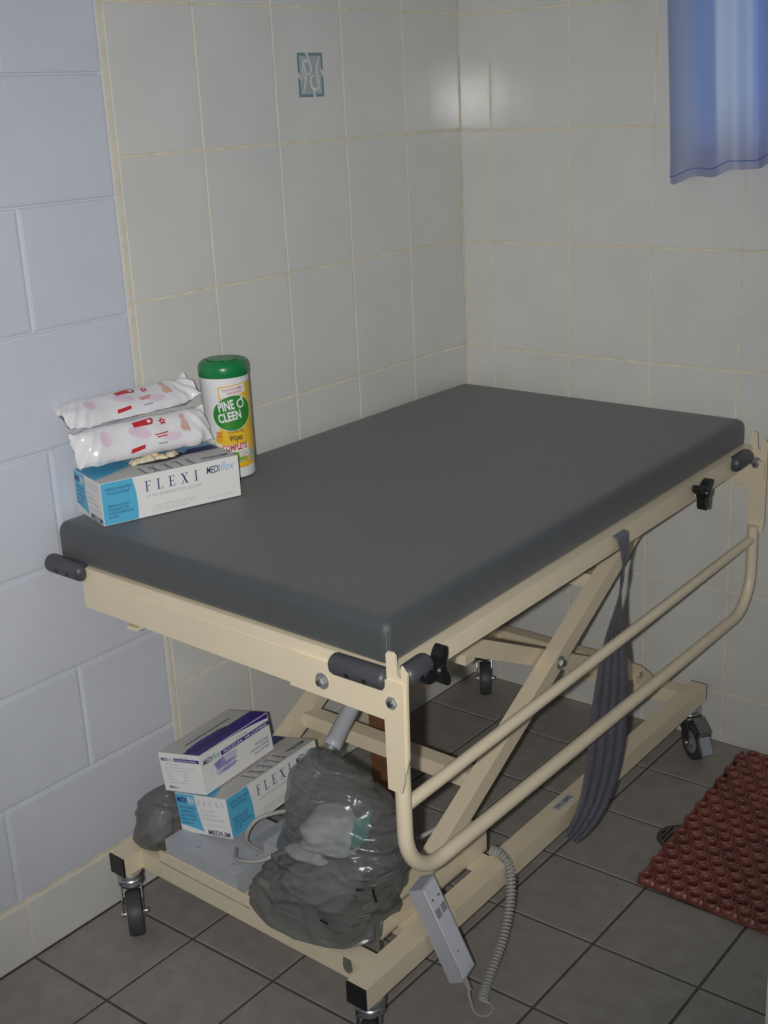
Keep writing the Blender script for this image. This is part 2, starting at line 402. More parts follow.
# --- glazed motif on one wall tile
mo = MB()
def mo_pt(a, b): return (0.0006, -0.5495 + a, 1.466 + b)   # a along the wall, b up
W2, H2 = 0.075, 0.083
def mo_poly(pts, m, lift=0.0): mo.faces([(0.0003 + lift, -0.5495 + a, 1.466 + b) for a, b in pts], [tuple(range(len(pts)))], m)
mo_poly(rect(0.003, 0.003, W2 - 0.003, H2 - 0.003), 'motif2')
t = 0.0055
for q in (rect(0, 0, W2 * 0.56, t), rect(W2 * 0.66, 0, W2, t), rect(0, H2 - t, W2 * 0.32, H2), rect(W2 * 0.42, H2 - t, W2, H2),
          rect(0, t, t, H2 * 0.5), rect(0, H2 * 0.56, t, H2 - t), rect(W2 - t, t, W2, H2 * 0.47), rect(W2 - t, H2 * 0.53, W2, H2 - t)): mo_poly(q, 'motif', 0.0002)
def stroke(pts, w0, m, lift):
    L, Rr = [], []
    for i, (x, y) in enumerate(pts):
        a = pts[max(0, i - 1)]; b = pts[min(len(pts) - 1, i + 1)]
        dx, dy = b[0] - a[0], b[1] - a[1]; l = math.hypot(dx, dy) or 1
        k = w0 * (0.35 + 0.65 * math.sin(PI * (i + 0.5) / len(pts)))
        L.append((x - dy / l * k, y + dx / l * k)); Rr.append((x + dy / l * k, y - dx / l * k))
    for i in range(len(pts) - 1): mo_poly([L[i], L[i + 1], Rr[i + 1], Rr[i]], m, lift)
def spiral(cx, cy, r0, r1, a0, a1, n=26, sy=1.35): return [(cx + (r0 + (r1 - r0) * i / n) * math.cos(a0 + (a1 - a0) * i / n), cy + sy * (r0 + (r1 - r0) * i / n) * math.sin(a0 + (a1 - a0) * i / n)) for i in range(n + 1)]
for k_, pts in enumerate((spiral(0.029, 0.052, 0.006, 0.0175, -2.0, 4.1), spiral(0.046, 0.031, 0.006, 0.0175, 1.1, 7.2),
            [(0.012 + 0.010 * math.sin(PI * i / 12) * (1 if i > 6 else 1), 0.008 + 0.0055 * i) for i in range(13)],
            [(0.064 - 0.010 * math.sin(PI * i / 12), 0.010 + 0.0055 * i) for i in range(13)],
            [(-0.002 + 0.0016 * i, 0.044 - 0.0016 * i) for i in range(9)], [(0.077 - 0.0016 * i, 0.041 + 0.0016 * i) for i in range(9)],
            [(0.028 + 0.0006 * i, 0.084 - 0.0022 * i) for i in range(7)], [(0.046 - 0.0006 * i, -0.001 + 0.0022 * i) for i in range(7)])):
    stroke(pts, 0.0030, 'tile', 0.0004 + 0.0001 * k_)
mo.build('tile_motif', parent=wall_left, kind='structure', recalc=False, label='small blue-grey scroll motif on one wall tile')
# --- door jamb just inside the right edge of view
jb = MB(); jb.box(1.4535, 1.56, -1.70, -1.66, 0, 2.1, 'jamb', 0.004); jb.box(1.468, 1.56, -1.66, -1.60, 0, 2.1, 'jamb', 0.003)
jb.build('trim_1', kind='structure')

# ------------------------------------------------------------------ TREATMENT TABLE
def W(p):
    x, y, z = p; s = (0.75 - x) / 0.75; t = (1.28 + y) / 1.22
    return V((x - 0.013 * t * (x / 0.75), y + 0.024 * s, z + min(1, max(0, z - 0.11) / 0.59) * (0.011 * s + 0.010 * t * (1 - s))))
tb = thing('treatment_table', 'cream steel height-adjustable treatment table with a charcoal vinyl top, standing in the tiled corner', 'treatment table', (0.37, -0.65, 0))

# mattress
def zb(x, y): return 0.003 * (x / 0.76) + 0.0095 * (x / 0.76) * (y + 1.286) / 1.22
def WD(p):
    x, y, z = p
    if 0.712 < z < 0.745: z += zb(x, y) * (1 if z < 0.7225 else max(0, (0.745 - z) / 0.0225))
    return W((x, y, z))
mm = MB(); mv, mf = [], []
mx0, mx1, my0, my1 = 0.018, 0.760, -1.286, -0.066
def rr_ring(ins, z, rad):
    out = []; r = max(0.002, rad - ins * 0.5)
    for (cx_, cy_, a0) in ((mx1 - ins - r, my0 + ins + r, -PI / 2), (mx1 - ins - r, my1 - ins - r, 0), (mx0 + ins + r, my1 - ins - r, PI / 2), (mx0 + ins + r, my0 + ins + r, PI)):
        for k in range(7): a = a0 + PI / 2 * k / 6; out.append(V((cx_ + r * math.cos(a), cy_ + r * math.sin(a), z)))
    dense = []                                  # extra points along the long sides, with the slight unevenness of foam
    for k in range(len(out)):
        a, b = out[k], out[(k + 1) % len(out)]; n_ = max(1, int((b - a).length / 0.03))
        n_ = 24 if n_ > 6 else 1
        for q in range(n_): dense.append(a.lerp(b, q / n_))
    return dense
prof_m = [(0.010, 0.7195), (0.004, 0.7200), (0.0008, 0.7230), (0.0, 0.730), (0.0, 0.748), (0.0, 0.764), (0.0008, 0.7715), (0.003, 0.7775), (0.0070, 0.7822), (0.0125, 0.7848), (0.019, 0.7856), (0.030, 0.7860), (0.060, 0.7860)]
rings = [rr_ring(a, z, 0.014) for a, z in prof_m]; nr_ = len(rings[0])
for q, rg in enumerate(rings):
    for p in rg:
        w_ = 0.0022 * noise.noise(V((p.x * 5, p.y * 5, 3.0))) if 0.73 < p.z < 0.785 else 0.0
        mv.append(p + V((w_ * (1 if p.x > 0.7 else -1 if p.x < 0.1 else 0), w_ * (-1 if p.y < -1.2 else 1 if p.y > -0.1 else 0), 0)))
for q in range(len(rings) - 1): mf += [(q * nr_ + k, q * nr_ + (k + 1) % nr_, (q + 1) * nr_ + (k + 1) % nr_, (q + 1) * nr_ + k) for k in range(nr_)]
mf += [tuple(range(nr_ - 1, -1, -1)), tuple(range((len(rings) - 1) * nr_, len(rings) * nr_))]
mm.faces(mv, mf, 'vinyl', True)
mattress = mm.build('mattress', tb, WD, sharp=1.4)
sm = MB()
pts = [(0.7572, -1.2832, 0.7245 + 0.0038 * i) for i in range(13)]
sm.tube(pts, 0.0024, 'vinyl', 8)
for i in range(13): sm.tube([(0.7596, -1.2818, 0.7250 + 0.0036 * i), (0.7562, -1.2860, 0.7255 + 0.0036 * i)], 0.0008, 'thread', 6)
sm.build('corner_seam', mattress, W)

# deck frame: flat-sided tube all round, with a thinner angle under it
df = MB()
def frame_ring(x0, x1, y0, y1, w, z0, z1, m, bev):
    df.box(x0, x1, y0, y0 + w, z0, z1, m, bev); df.box(x0, x1, y1 - w, y1, z0, z1, m, bev)
    df.box(x0, x0 + w, y0 + w, y1 - w, z0, z1, m, bev); df.box(x1 - w, x1, y0 + w, y1 - w, z0, z1, m, bev)
frame_ring(0.008, 0.778, -1.292, -0.072, 0.034, 0.7005, 0.7195, 'cream', 0.005)
df.box(0.748, 0.772, -1.20, -0.14, 0.6885, 0.7010, 'cream', 0.002)
df.box(0.03, 0.055, -1.25, -0.14, 0.6885, 0.7010, 'cream', 0.002)
df.box(0.044, 0.744, -0.46, -0.425, 0.6985, 0.7145, 'cream', 0.003)
df.box(0.044, 0.744, -0.95, -0.915, 0.6985, 0.7145, 'cream', 0.003)
df.build('deck_frame', tb, WD)
dk = MB(); dk.box(0.042, 0.744, -1.258, -0.106, 0.7145, 0.7194, 'steel'); dk.build('deck_panel', tb, W)

def bolt(parent, c, axis, r=0.0085, h=0.007, w=True):
    b = MB(); a = V(axis); c = V(c)
    b.lathe([(r * 1.45, 0), (r * 1.45, 0.002)], c, a, 'boltsteel', 20)
    b.lathe([(r, 0.002), (r, h), (r * 0.85, h + 0.0015)], c, a, 'boltsteel', 6)
    b.lathe([(r * 0.5, h + 0.001), (r * 0.45, h + 0.004)], c, a, 'steel', 12)
    b.build('bolt', parent, W if w else None)

# end plates (aprons)
def end_plate(ysgn):
    e = MB()
    if ysgn < 0:
        e.box(0.087, 0.792, -1.293, -1.287, 0.6485, 0.7005, 'cream', 0.0015)
        e.box(0.092, 0.764, -1.287, -1.255, 0.6485, 0.6525, 'cream', 0.0015)
        e.box(0.577, 0.770, -1.2980, -1.2925, 0.6475, 0.7010, 'cream', 0.0015)
        e.box(0.190, 0.208, -1.275, -1.262, 0.630, 0.650, 'cream', 0.002); e.box(0.184, 0.208, -1.284, -1.275, 0.630, 0.636, 'cream', 0.001)
        e.box(0.655, 0.668, -1.275, -1.262, 0.636, 0.650, 'cream', 0.002)
        p = e.build('end_plate', tb, W)
        bolt(p, (0.643, -1.2980, 0.673), (0, -1, 0))
    else:
        e.prism([(0.092, 0.650), (0.792, 0.650), (0.806, 0.66), (0.806, 0.7005), (0.092, 0.7005)], (0, -0.066, 0), (1, 0, 0), (0, 0, 1), 0.006, 'cream', 0.001)
        e.build('end_plate', tb, W)
end_plate(-1); end_plate(1)

# rubber corner sleeves with two dimples each
def sleeve(segs):
    s = MB()
    for (p0, p1, hdir) in segs:
        p0, p1 = V(p0), V(p1); d = (p1 - p0).normalized(); L = (p1 - p0).length; r = 0.0165
        pts, rs = [], []
        for k in range(5): a = PI / 2 * k / 4; pts.append(p0 + d * (r * (1 - math.cos(a)) * 0.7)); rs.append(max(0.002, r * math.sin(a)))
        for k in range(5): a = PI / 2 * k / 4; pts.append(p1 - d * (r * (1 - math.sin(a)) * 0.7)); rs.append(max(0.002, r * math.cos(a)))
        s.tube(pts, rs, 'rubber', 20)
        for fr in (0.38, 0.68):
            c = p0.lerp(p1, fr) + V(hdir) * (r - 0.001)
            s.lathe([(0.0042, 0), (0.0042, 0.0016)], c, hdir, 'black', 14)
    s.build('corner_sleeve', tb, W)
hN = V((0, -0.95, -0.3)).normalized(); hE = V((0.95, 0, -0.3)).normalized()
sleeve([((0.002, -1.297, 0.7125), (0.100, -1.294, 0.7115), hN)])
sleeve([((0.660, -1.2955, 0.7065), (0.768, -1.2955, 0.7085), hN)])
sleeve([((0.7815, -1.285, 0.7110), (0.7815, -1.225, 0.7130), hE)])
sleeve([((0.7825, -0.182, 0.7185), (0.7825, -0.104, 0.7195), hE)])

# black lobed clamp knobs
def knob(y, rot, z=0.712):
    k = MB(); c = V((0.778, y, z))
    poly = []
    n = 60
    for i in range(n):
        a = 2 * PI * i / n
        lob = max(0, math.cos(1.5 * ((a - rot + PI / 3) % (2 * PI / 3) - PI / 3))) ** 5
        rr = 0.0125 + 0.0225 * lob; poly.append((rr * math.cos(a), rr * math.sin(a)))
    k.prism(poly, c + V((0.004, 0, 0)), (0, 1, 0), (0, 0, 1), 0.018, 'black', 0.0025)
    k.lathe([(0.011, -0.008), (0.011, 0.003)], c, (1, 0, 0), 'cream', 16)
    k.lathe([(0.010, 0.022), (0.008, 0.026)], c, (1, 0, 0), 'black', 16)
    k.build('clamp_knob', tb, W)
knob(-1.220, 1.15, 0.701); knob(-0.342, 0.55, 0.7090)

# base rails, cross bars, channels
BX = ((0.054, 0.094), (0.641, 0.681))
for (x0, x1) in BX:
    r = MB(); r.box(x0, x1, -1.286, -0.040, 0.117, 0.155, 'cream', 0.004)
    rail = r.build('base_rail', tb, W)
    for ya, yb in ((-1.290, -1.284), (-0.042, -0.036)):
        c = MB(); c.box(x0 + 0.0003, x1 - 0.0003, ya, yb, 0.1173, 0.1547, 'black', 0.002); c.build('end_cap', rail, W)
for y0 in (-1.247, -0.105):
    r = MB(); r.box(0.088, 0.643, y0, y0 + 0.038, 0.117, 0.153, 'cream', 0.004); r.build('crossbar', tb, W)
# raised roller channels beside the rails
for x0, x1, xi in ((0.583, 0.623, 1), (0.112, 0.150, -1)):
    r = MB()
    r.box(x0, x1, -1.175, -0.865, 0.1905, 0.1945, 'cream', 0.0012); r.box(x0, x1, -1.175, -0.865, 0.1500, 0.1535, 'cream', 0.0012)
    xo = x1 - 0.0035 if xi > 0 else x0
    r.box(xo, xo + 0.0035, -1.175, -0.865, 0.1500, 0.1945, 'cream', 0.0012)
    for yy0 in (-1.13, -0.93): r.box(min(x1 - 0.004, 0.643) if xi > 0 else 0.088, 0.643 if xi > 0 else x0 + 0.004, yy0, yy0 + 0.05, 0.148, 0.1525, 'cream', 0.001)
    r.box(0.088 if xi < 0 else x0, x1 if xi < 0 else 0.643, -1.12, -1.09, 0.120, 0.151, 'cream', 0.002)
    r.build('roller_channel', tb, W)
# tray lip carrying the control box
tr = MB()
tr.box(0.150, 0.385, -1.2470, -1.2435, 0.150, 0.174, 'cream', 0.0012); tr.box(0.150, 0.385, -1.2435, -1.195, 0.1525, 0.1560, 'cream', 0.001)
tr.box(0.150, 0.385, -1.198, -1.1945, 0.1525, 0.174, 'cream', 0.0012)
tr.build('tray', tb, W)

# scissor arms (two crossed pairs) with pivots, ties and rollers
PV = (-0.58, 0.405)
def a1(y): return PV[1] + 0.515 * (y - PV[0])
def a2(y): return PV[1] - 0.480 * (y - PV[0])
for (xa, xb_, sgn) in ((0.5775, 0.544, 1), (0.130, 0.1645, -1)):
    m1 = MB(); xc = xa + 0.0165
    m1.beam((xc, -1.015, a1(-1.015)), (xc, -0.105, a1(-0.105)), 0.033, 0.034, 'cream', up=(0, 0, 1), bev=0.0035)
    arm = m1.build('scissor_arm', tb, W)
    xo = xc + sgn * 0.0168
    bolt(arm, (xo, PV[0], PV[1]), (sgn, 0, 0), 0.0095)
    ro = MB(); ro.lathe([(0.012, -0.014), (0.014, -0.012), (0.014, 0.012), (0.012, 0.014)], (xc - sgn * 0.0, -1.02, 0.1695), (1, 0, 0), 'greyplas2', 20)
    ro.box(xc - 0.006, xc + 0.006, -1.03, -1.00, 0.165, a1(-1.01) , 'cream', 0.002)
    ro.build('roller', arm, W)
    m2 = MB(); xc2 = xb_ + 0.014
    m2.beam((xc2, -1.125, a2(-1.125)), (xc2, -0.165, a2(-0.165)), 0.028, 0.034, 'cream', up=(0, 0, 1), bev=0.0035)
    arm2 = m2.build('scissor_arm', tb, W)
    br = MB(); br.prism([(-0.195, 0.216), (-0.155, 0.216), (-0.075, 0.152), (-0.105, 0.150), (-0.195, 0.192)], (xc2 - 0.0145, 0, 0), (0, 1, 0), (0, 0, 1), -0.0035, 'cream', 0.0008); br.prism([(-0.195, 0.216), (-0.155, 0.216), (-0.075, 0.152), (-0.105, 0.150), (-0.195, 0.192)], (xc2 + 0.018, 0, 0), (0, 1, 0), (0, 0, 1), -0.0035, 'cream', 0.0008)
    br.lathe([(0.007, -0.022), (0.007, 0.022)], (xc2, -0.172, 0.205), (1, 0, 0), 'chrome', 14)
    br.build('pivot_bracket', arm2, W)
    bk = MB(); bk.box(xc2 - 0.012, xc2 + 0.012, -1.145, -1.105, 0.672, 0.7005, 'cream', 0.001); bk.build('pivot_bracket', arm2, W)
    bk = MB(); bk.box(xc - 0.014, xc + 0.014, -0.145, -0.105, 0.655, 0.7005, 'cream', 0.001); bk.build('pivot_bracket', arm, W)
def tie(y, z, x0=0.162, x1=0.579, w=0.034, h=0.030):
    t_ = MB(); t_.box(x0, x1, y - w / 2, y + w / 2, z - h / 2, z + h / 2, 'cream', 0.003); t_.build('tie_bar', tb, W)
tie(-0.838, a1(-0.838) - 0.002); tie(-0.385, a1(-0.385) - 0.003); tie(-0.175, a2(-0.175) + 0.004, 0.176, 0.546, 0.03, 0.03); tie(-0.93, a2(-0.93), 0.176, 0.546)

# lifting actuator
ac = MB()
A0, A1 = V((0.405, -1.13, 0.215)), V((0.405, -0.93, 0.437))
dA = (A1 - A0).normalized()
p_s = A0 + dA * 0.205 * 0 
S0 = V((0.348, -0.974, 0.322)); S1 = V((0.348, -0.875, 0.405)); dS = (S1 - S0).normalized(); S2 = S0 + dS * 0.23
ac.lathe([(0.0165, 0), (0.0178, 0.002), (0.0178, 0.014), (0.0165, 0.016), (0.0165, 0.23)], S0, dS, 'greyplas', 24)
act = ac.build('lift_actuator', tb, W)
ar = MB(); B0 = S0 - dS * 0.19; ar.lathe([(0.0105, 0), (0.0105, 0.192)], B0, dS, 'boltsteel', 20); ar.build('piston_rod', act, W)
amo = MB(); amo.box(B0.x - 0.028, B0.x + 0.024, B0.y - 0.05, B0.y + 0.075, B0.z - 0.045, B0.z + 0.02, 'greyplas2', 0.006); amo.build('motor_housing', act, W)
abx = MB(); abx.box(S2.x - 0.022, S2.x + 0.022, S2.y - 0.012, S2.y + 0.03, S2.z - 0.02, S2.z + 0.02, 'cream', 0.003)
abx.beam((0.176, S2.y + 0.012, S2.z + 0.012), (0.540, S2.y + 0.012, S2.z + 0.012), 0.03, 0.03, 'cream'); abx.build('actuator_bracket', act, W)
amb = MB(); amb.box(0.150, 0.585, B0.y - 0.02, B0.y + 0.015, 0.1420, 0.1575, 'cream', 0.002); amb.build('motor_crossbar', tb, W)

# control box on the tray, cables
cb = MB(); cb.box(0.166, 0.352, -1.2425, -1.085, 0.157, 0.2015, 'greyplas', 0.005, 3)
for x, y in ((0.235, -1.222), (0.325, -1.222), (0.342, -1.18)): cb.lathe([(0.0038, 0), (0.0038, 0.0012)], (x, y, 0.2010), (0, 0, 1), 'greyplas2', 12)
cb.box(0.356, 0.40, -1.175, -1.07, 0.157, 0.232, 'greyplas', 0.006, 3)
cbx = cb.build('control_box', tb, W)
def bez(p, n=10):
    # Catmull-Rom through points
    P = [V(q) for q in p]; P = [P[0] * 2 - P[1]] + P + [P[-1] * 2 - P[-2]]; out = []
    for i in range(1, len(P) - 2):
        for k in range(n):
            t = k / n; a, b, c, d = P[i - 1], P[i], P[i + 1], P[i + 2]
            out.append(0.5 * ((2 * b) + (c - a) * t + (2 * a - 5 * b + 4 * c - d) * t * t + (3 * b - a - 3 * c + d) * t ** 3))
    out.append(P[-2]); return out
for pts in ([(0.345, -1.165, 0.20), (0.340, -1.20, 0.245), (0.36, -1.18, 0.285), (0.40, -1.10, 0.275), (0.41, -1.05, 0.23), (0.40, -1.02, 0.19)],
            [(0.300, -1.19, 0.206), (0.335, -1.222, 0.215), (0.38, -1.215, 0.225), (0.405, -1.19, 0.235), (0.42, -1.15, 0.23)],
            [(0.395, -1.12, 0.232), (0.39, -1.14, 0.27), (0.405, -1.12, 0.30), (0.43, -1.07, 0.28)]):
    ca = MB(); ca.tube(bez(pts), 0.0038, 'cord', 10); ca.build('cable', tb, W)
ca = MB(); ca.tube(bez([(0.52, -0.95, 0.165), (0.545, -0.965, 0.20), (0.57, -0.93, 0.215), (0.555, -0.90, 0.195), (0.575, -0.885, 0.215), (0.60, -0.87, 0.195)]), 0.0045, 'cord', 10); ca.build('cable', tb, W)

# guard rail
gr = MB()
GXc = 0.776
def hook_plate(mb, y, thick, flip):
    poly = [(-0.0095, 0.575), (0.0165, 0.575), (0.023, 0.60), (0.025, 0.70), (0.0265, 0.728), (0.0165, 0.7385), (0.0155, 0.7205), (0.012, 0.7175), (0.0085, 0.7205), (0.0070, 0.750), (0.002, 0.7545), (-0.0065, 0.754), (-0.0095, 0.749)]
    mb.prism([(a * (1 if True else -1), b) for a, b in poly], (GXc, y, 0), (1, 0, 0), (0, 0, 1), thick, 'cream', 0.001)
hook_plate(gr, -1.297, 0.004, False)
gr.prism([(-0.0135, 0.545), (0.0105, 0.545), (0.0165, 0.565), (0.0195, 0.70), (0.0195, 0.713), (-0.0145, 0.713)], (GXc, -1.3005, 0), (1, 0, 0), (0, 0, 1), 0.004, 'cream', 0.001)
gr.prism([(-0.0145, 0.545), (0.0145, 0.545), (0.0195, 0.565), (0.0195, 0.705), (-0.0175, 0.705), (-0.0175, 0.565)], (GXc + 0.012, -0.058, 0), (1, 0, 0), (0, 0, 1), 0.004, 'cream', 0.001)
gr.prism([(a + 0.0, b) for a, b in [(-0.0175, 0.69), (0.0195, 0.69), (0.0225, 0.736), (0.014, 0.7465), (0.009, 0.744), (0.008, 0.7265), (0.004, 0.722), (-0.001, 0.7265), (-0.003, 0.756), (-0.007, 0.760), (-0.015, 0.759), (-0.0175, 0.755)]], (GXc + 0.012, -0.062, 0), (1, 0, 0), (0, 0, 1), 0.004, 'cream', 0.001)
# the bent tube
R_ = 0.085; yN, yF = -1.287, -0.068; zB = 0.384; zF = 0.380
xN, xF = GXc - 0.001, GXc + 0.010
pts = [(xN, yN, 0.575), (xN, yN, 0.55)]
pts += [(xN, yN + R_ * (1 - math.cos(a)), zB + R_ * (1 - math.sin(a))) for a in [PI / 2 * k / 10 for k in range(11)]]
pts += [(xF, yF - R_ * (1 - math.sin(a)), zF + R_ * (1 - math.cos(a))) for a in [PI / 2 * k / 10 for k in range(11)]]
pts += [(xF, yF, 0.53), (xF, yF, 0.56)]
gr.tube(pts, 0.0118, 'cream', 18)
gr.tube([(xN, yN + 0.004, 0.512), (xF - 0.001, yF - 0.003, 0.531)], 0.0098, 'cream', 16)
guard = gr.build('guard_rail', tb, W)
bolt(guard, (GXc + 0.001, -1.3010, 0.682), (0, -1, 0), 0.0095)
bolt(guard, (GXc + 0.010, -0.0665, 0.693), (0, -1, 0), 0.0095)
for y, x in ((-1.3012, GXc + 0.001), (-0.0668, GXc + 0.012)):
    s = MB(); s.box(x - 0.0012, x + 0.0012, y - 0.0008, y + 0.0004, 0.652, 0.672, 'dark', 0.0003); s.build('slot', guard, W)

# rating sticker on the right base rail
st = MB(); zst = 0.1553
st.faces([(0.6525, -0.684, zst), (0.6685, -0.684, zst), (0.6685, -0.622, zst), (0.6525, -0.622, zst)], [(0, 1, 2, 3)], 'silver')
put_text(st, 'SWL:120KG', (0.6652, -0.680, zst + 0.0003), (0, 1, 0), (-1, 0, 0), 0.054, 0.0095, 'black', 0.02)
st.build('load_sticker', tb, W, recalc=False, label='silver load sticker reading SWL:120KG')

# casters
def caster(cx, cy, ang, brake=False, trail=0.03, clear=None):
    d = V((math.cos(ang), math.sin(ang), 0)); s = V((-d.y, d.x, 0)); up = V((0, 0, 1)); r = 0.043
    c = V((cx, cy, 0)); wc = c + d * trail + up * r
    k = MB()
    k.lathe([(0.006, 0.1165), (0.0235, 0.1165), (0.0250, 0.113), (0.0250, 0.107), (0.021, 0.103), (0.0235, 0.100), (0.0245, 0.092), (0.020, 0.086)], c, up, 'chrome', 28)
    fork = k.build('swivel_head', None); fork.parent = tb; fork.location -= tb.location
    f = MB()
    for sg in (-1, 1):
        o_ = c + s * (sg * 0.0185 - 0.001)
        poly = [(-0.022, 0.100), (0.024, 0.100), (trail + 0.004, 0.074), (trail + 0.008, r - 0.002), (trail, r - 0.008), (trail - 0.008, r - 0.002), (-0.006, 0.074)]
        f.prism(poly, o_, d, up, 0.002, 'steel', 0.0006)
    f.hexa([c + d * a + s * b + up * z for z in (0.0985, 0.1015) for a, b in ((-0.022, -0.0175), (0.026, -0.0175), (0.026, 0.0175), (-0.022, 0.0175))], 'chrome' if not brake else 'steel', 0.0006)
    f.build('fork', fork, local=False)
    w = MB()
    w.lathe([(0.010, -0.0125), (0.028, -0.0115), (0.031, -0.0145), (0.038, -0.0145), (0.0415, -0.012), (r, -0.005), (r, 0.005), (0.0415, 0.012), (0.038, 0.0145), (0.031, 0.0145), (0.028, 0.0115), (0.010, 0.0125)], wc, s, 'wheelgrey', 36)
    w.lathe([(0.009, -0.0165), (0.009, 0.0165)], wc, s, 'greyplas2', 16)
    for sg in (-1, 1): w.lathe([(0.026, 0.0119), (0.012, 0.0132)], wc, s * sg, 'greyplas2', 30, cap=False)
    w.build('wheel', fork)
    a = MB(); a.lathe([(0.0048, -0.0255), (0.0055, -0.0245), (0.0055, -0.0205), (0.003, -0.0205), (0.003, 0.0205), (0.0055, 0.0205), (0.0055, 0.0245), (0.0048, 0.0255)], wc, s, 'chrome', 12); a.build('axle_bolt', fork)
    if brake:
        b = MB(); e = c + d * (trail + 0.012)
        def P_(a_, s_, z_): return e + d * a_ + s * s_ + up * z_
        for (pa, pb, hw, th) in (((-0.004, 0.103), (0.032, 0.082), 0.014, 0.004), ((0.022, 0.068), (0.044, 0.030), 0.0125, 0.008)):
            q = [P_(pa[0], -hw, pa[1]), P_(pb[0], -hw, pb[1]), P_(pb[0], hw, pb[1]), P_(pa[0], hw, pa[1])]
            b.hexa(q + [v + V((0, 0, th)) + d * th * 0.6 for v in q], 'greyplas2' if th > 0.005 else 'steel', 0.0012)
        b.lathe([(0.007, -0.015), (0.007, 0.015)], P_(0.022, 0, 0.074), s, 'steel', 14)
        b.build('brake_pedal', fork)
CA = [(0.077, -1.243, math.atan2(-0.60, 0.80), False), (0.078, -0.064, math.atan2(-0.82, 0.57), False), (0.661, -1.255, math.atan2(-0.7, 0.5), False), (0.650, -0.082, math.atan2(-0.60, 0.80), True)]
for c_ in CA: caster(*c_)

# ------------------------------------------------------------------ HAND CONTROL with coiled cord
hc = thing('hand_control', 'grey two-button hand control hooked on the table base, its coiled cord trailing down', 'remote control', (0.70, -1.10, 0.09))
T_, B_ = V((0.673, -1.108, 0.246)), V((0.7380, -1.092, 0.087))
ax = (T_ - B_).normalized(); sy = V((0, 1, 0)); sy = (sy - ax * sy.dot(ax)).normalized(); nn = sy.cross(ax).normalized()
if nn.x < 0: nn = -nn
th_ = math.radians(9); sy, nn = sy * math.cos(th_) - nn * math.sin(th_), nn * math.cos(th_) + sy * math.sin(th_)
def HP(u, v, n): return B_ + ax * v + sy * u + nn * n     # u across, v up, n outwards
L_ = (T_ - B_).length
h = MB(); hw, hd = 0.0230, 0.027
h.hexa([HP(-hw, 0, -hd), HP(hw, 0, -hd), HP(hw, 0, 0), HP(-hw, 0, 0), HP(-hw, L_, -hd), HP(hw, L_, -hd), HP(hw, L_, -0.002), HP(-hw, L_, -0.002)], 'greyplas', 0.004, 3)
h.hexa([HP(a, v, n) for v in (0.004, L_ - 0.004) for a, n in ((-hw + 0.004, -0.003), (hw - 0.004, -0.003), (hw - 0.004, 0.0008), (-hw + 0.004, 0.0008))], 'handgrey', 0.0003)
h.hexa([HP(a, v, n) for v in (L_ - 0.035, L_ - 0.012) for a, n in ((-0.008, -hd - 0.012), (0.008, -hd - 0.012), (0.008, -hd + 0.002), (-0.008, -hd + 0.002))], 'greyplas2', 0.001)
body = h.build('handset', hc)
for u in (-0.0095, 0.0095):
    b = MB(); b.hexa([HP(u + a, v, n) for v in (L_ - 0.060, L_ - 0.045) for a, n in ((-0.0072, -0.001), (0.0072, -0.001), (0.0072, 0.0015), (-0.0072, 0.0015))], 'greyplas2', 0.0006); b.build('button', body)
for u in (-0.0095, 0.0095):
    sg = MB(); k = 1 if u < 0 else -1
    sg.faces([HP(u - 0.006, L_ - 0.030, 0.0008), HP(u + 0.006, L_ - 0.030, 0.0008), HP(u + 0.002, L_ - 0.0288, 0.0008), HP(u, L_ - 0.0295 + k * 0.004, 0.0008), HP(u - 0.002, L_ - 0.0288, 0.0008)], [(0, 1, 2, 3, 4)], 'dark'); sg.build('arrow_mark', body, recalc=False)
sg = MB(); sg.lathe([(0.0016, 0), (0.0016, 0.0008)], HP(-0.004, 0.045, 0.0003), nn, 'dark', 10); sg.build('indicator', body)
sg = MB(); sg.faces([HP(0.004, 0.008, 0.0008), HP(0.014, 0.008, 0.0008), HP(0.014, 0.010, 0.0008), HP(0.004, 0.010, 0.0008)], [(0, 1, 2, 3)], 'greyprint'); sg.build('small_print', body, recalc=False)
path = bez([(0.634, -0.868, 0.160), (0.660, -0.874, 0.164), (0.686, -0.886, 0.146), (0.704, -0.916, 0.103), (0.716, -0.958, 0.062), (0.724, -1.002, 0.036), (0.731, -1.036, 0.018), (0.741, -1.060, 0.0125)], 24)
# dense helix round the path
tot = [0.0]
for i in range(1, len(path)): tot.append(tot[-1] + (path[i] - path[i - 1]).length)
def at_len(s):
    for i in range(1, len(path)):
        if s <= tot[i] or i == len(path) - 1:
            f = (s - tot[i - 1]) / max(1e-9, tot[i] - tot[i - 1]); return path[i - 1].lerp(path[i], f), (path[i] - path[i - 1]).normalized()
turns = 46; hel = []
u_ = None
for k in range(turns * 10 + 1):
    p, t = at_len(tot[-1] * k / (turns * 10))
    if u_ is None: u_ = t.cross(V((0, 0, 1))).normalized()
    u_ = (u_ - t * u_.dot(t)).normalized(); w_ = t.cross(u_); a = 2 * PI * k / 10
    hel.append(p + (u_ * math.cos(a) + w_ * math.sin(a)) * 0.0072)
hel += bez([hel[-1], V((0.756, -1.058, 0.011)), V((0.764, -1.068, 0.006)), V((0.758, -1.084, 0.006)), V((0.748, -1.094, 0.018)), V((0.738, -1.094, 0.045)), HP(0, -0.028, -hd / 2)], 8)[1:]
co = MB(); co.tube(hel, 0.0025, 'cord', 7)
co.lathe([(0.0042, 0), (0.0060, 0.030)], HP(0, -0.030, -hd / 2), ax, 'cord', 14)
co.build('coiled_cord', hc)

# ------------------------------------------------------------------ STRAP over the deck rail
sp = MB(); sec = []
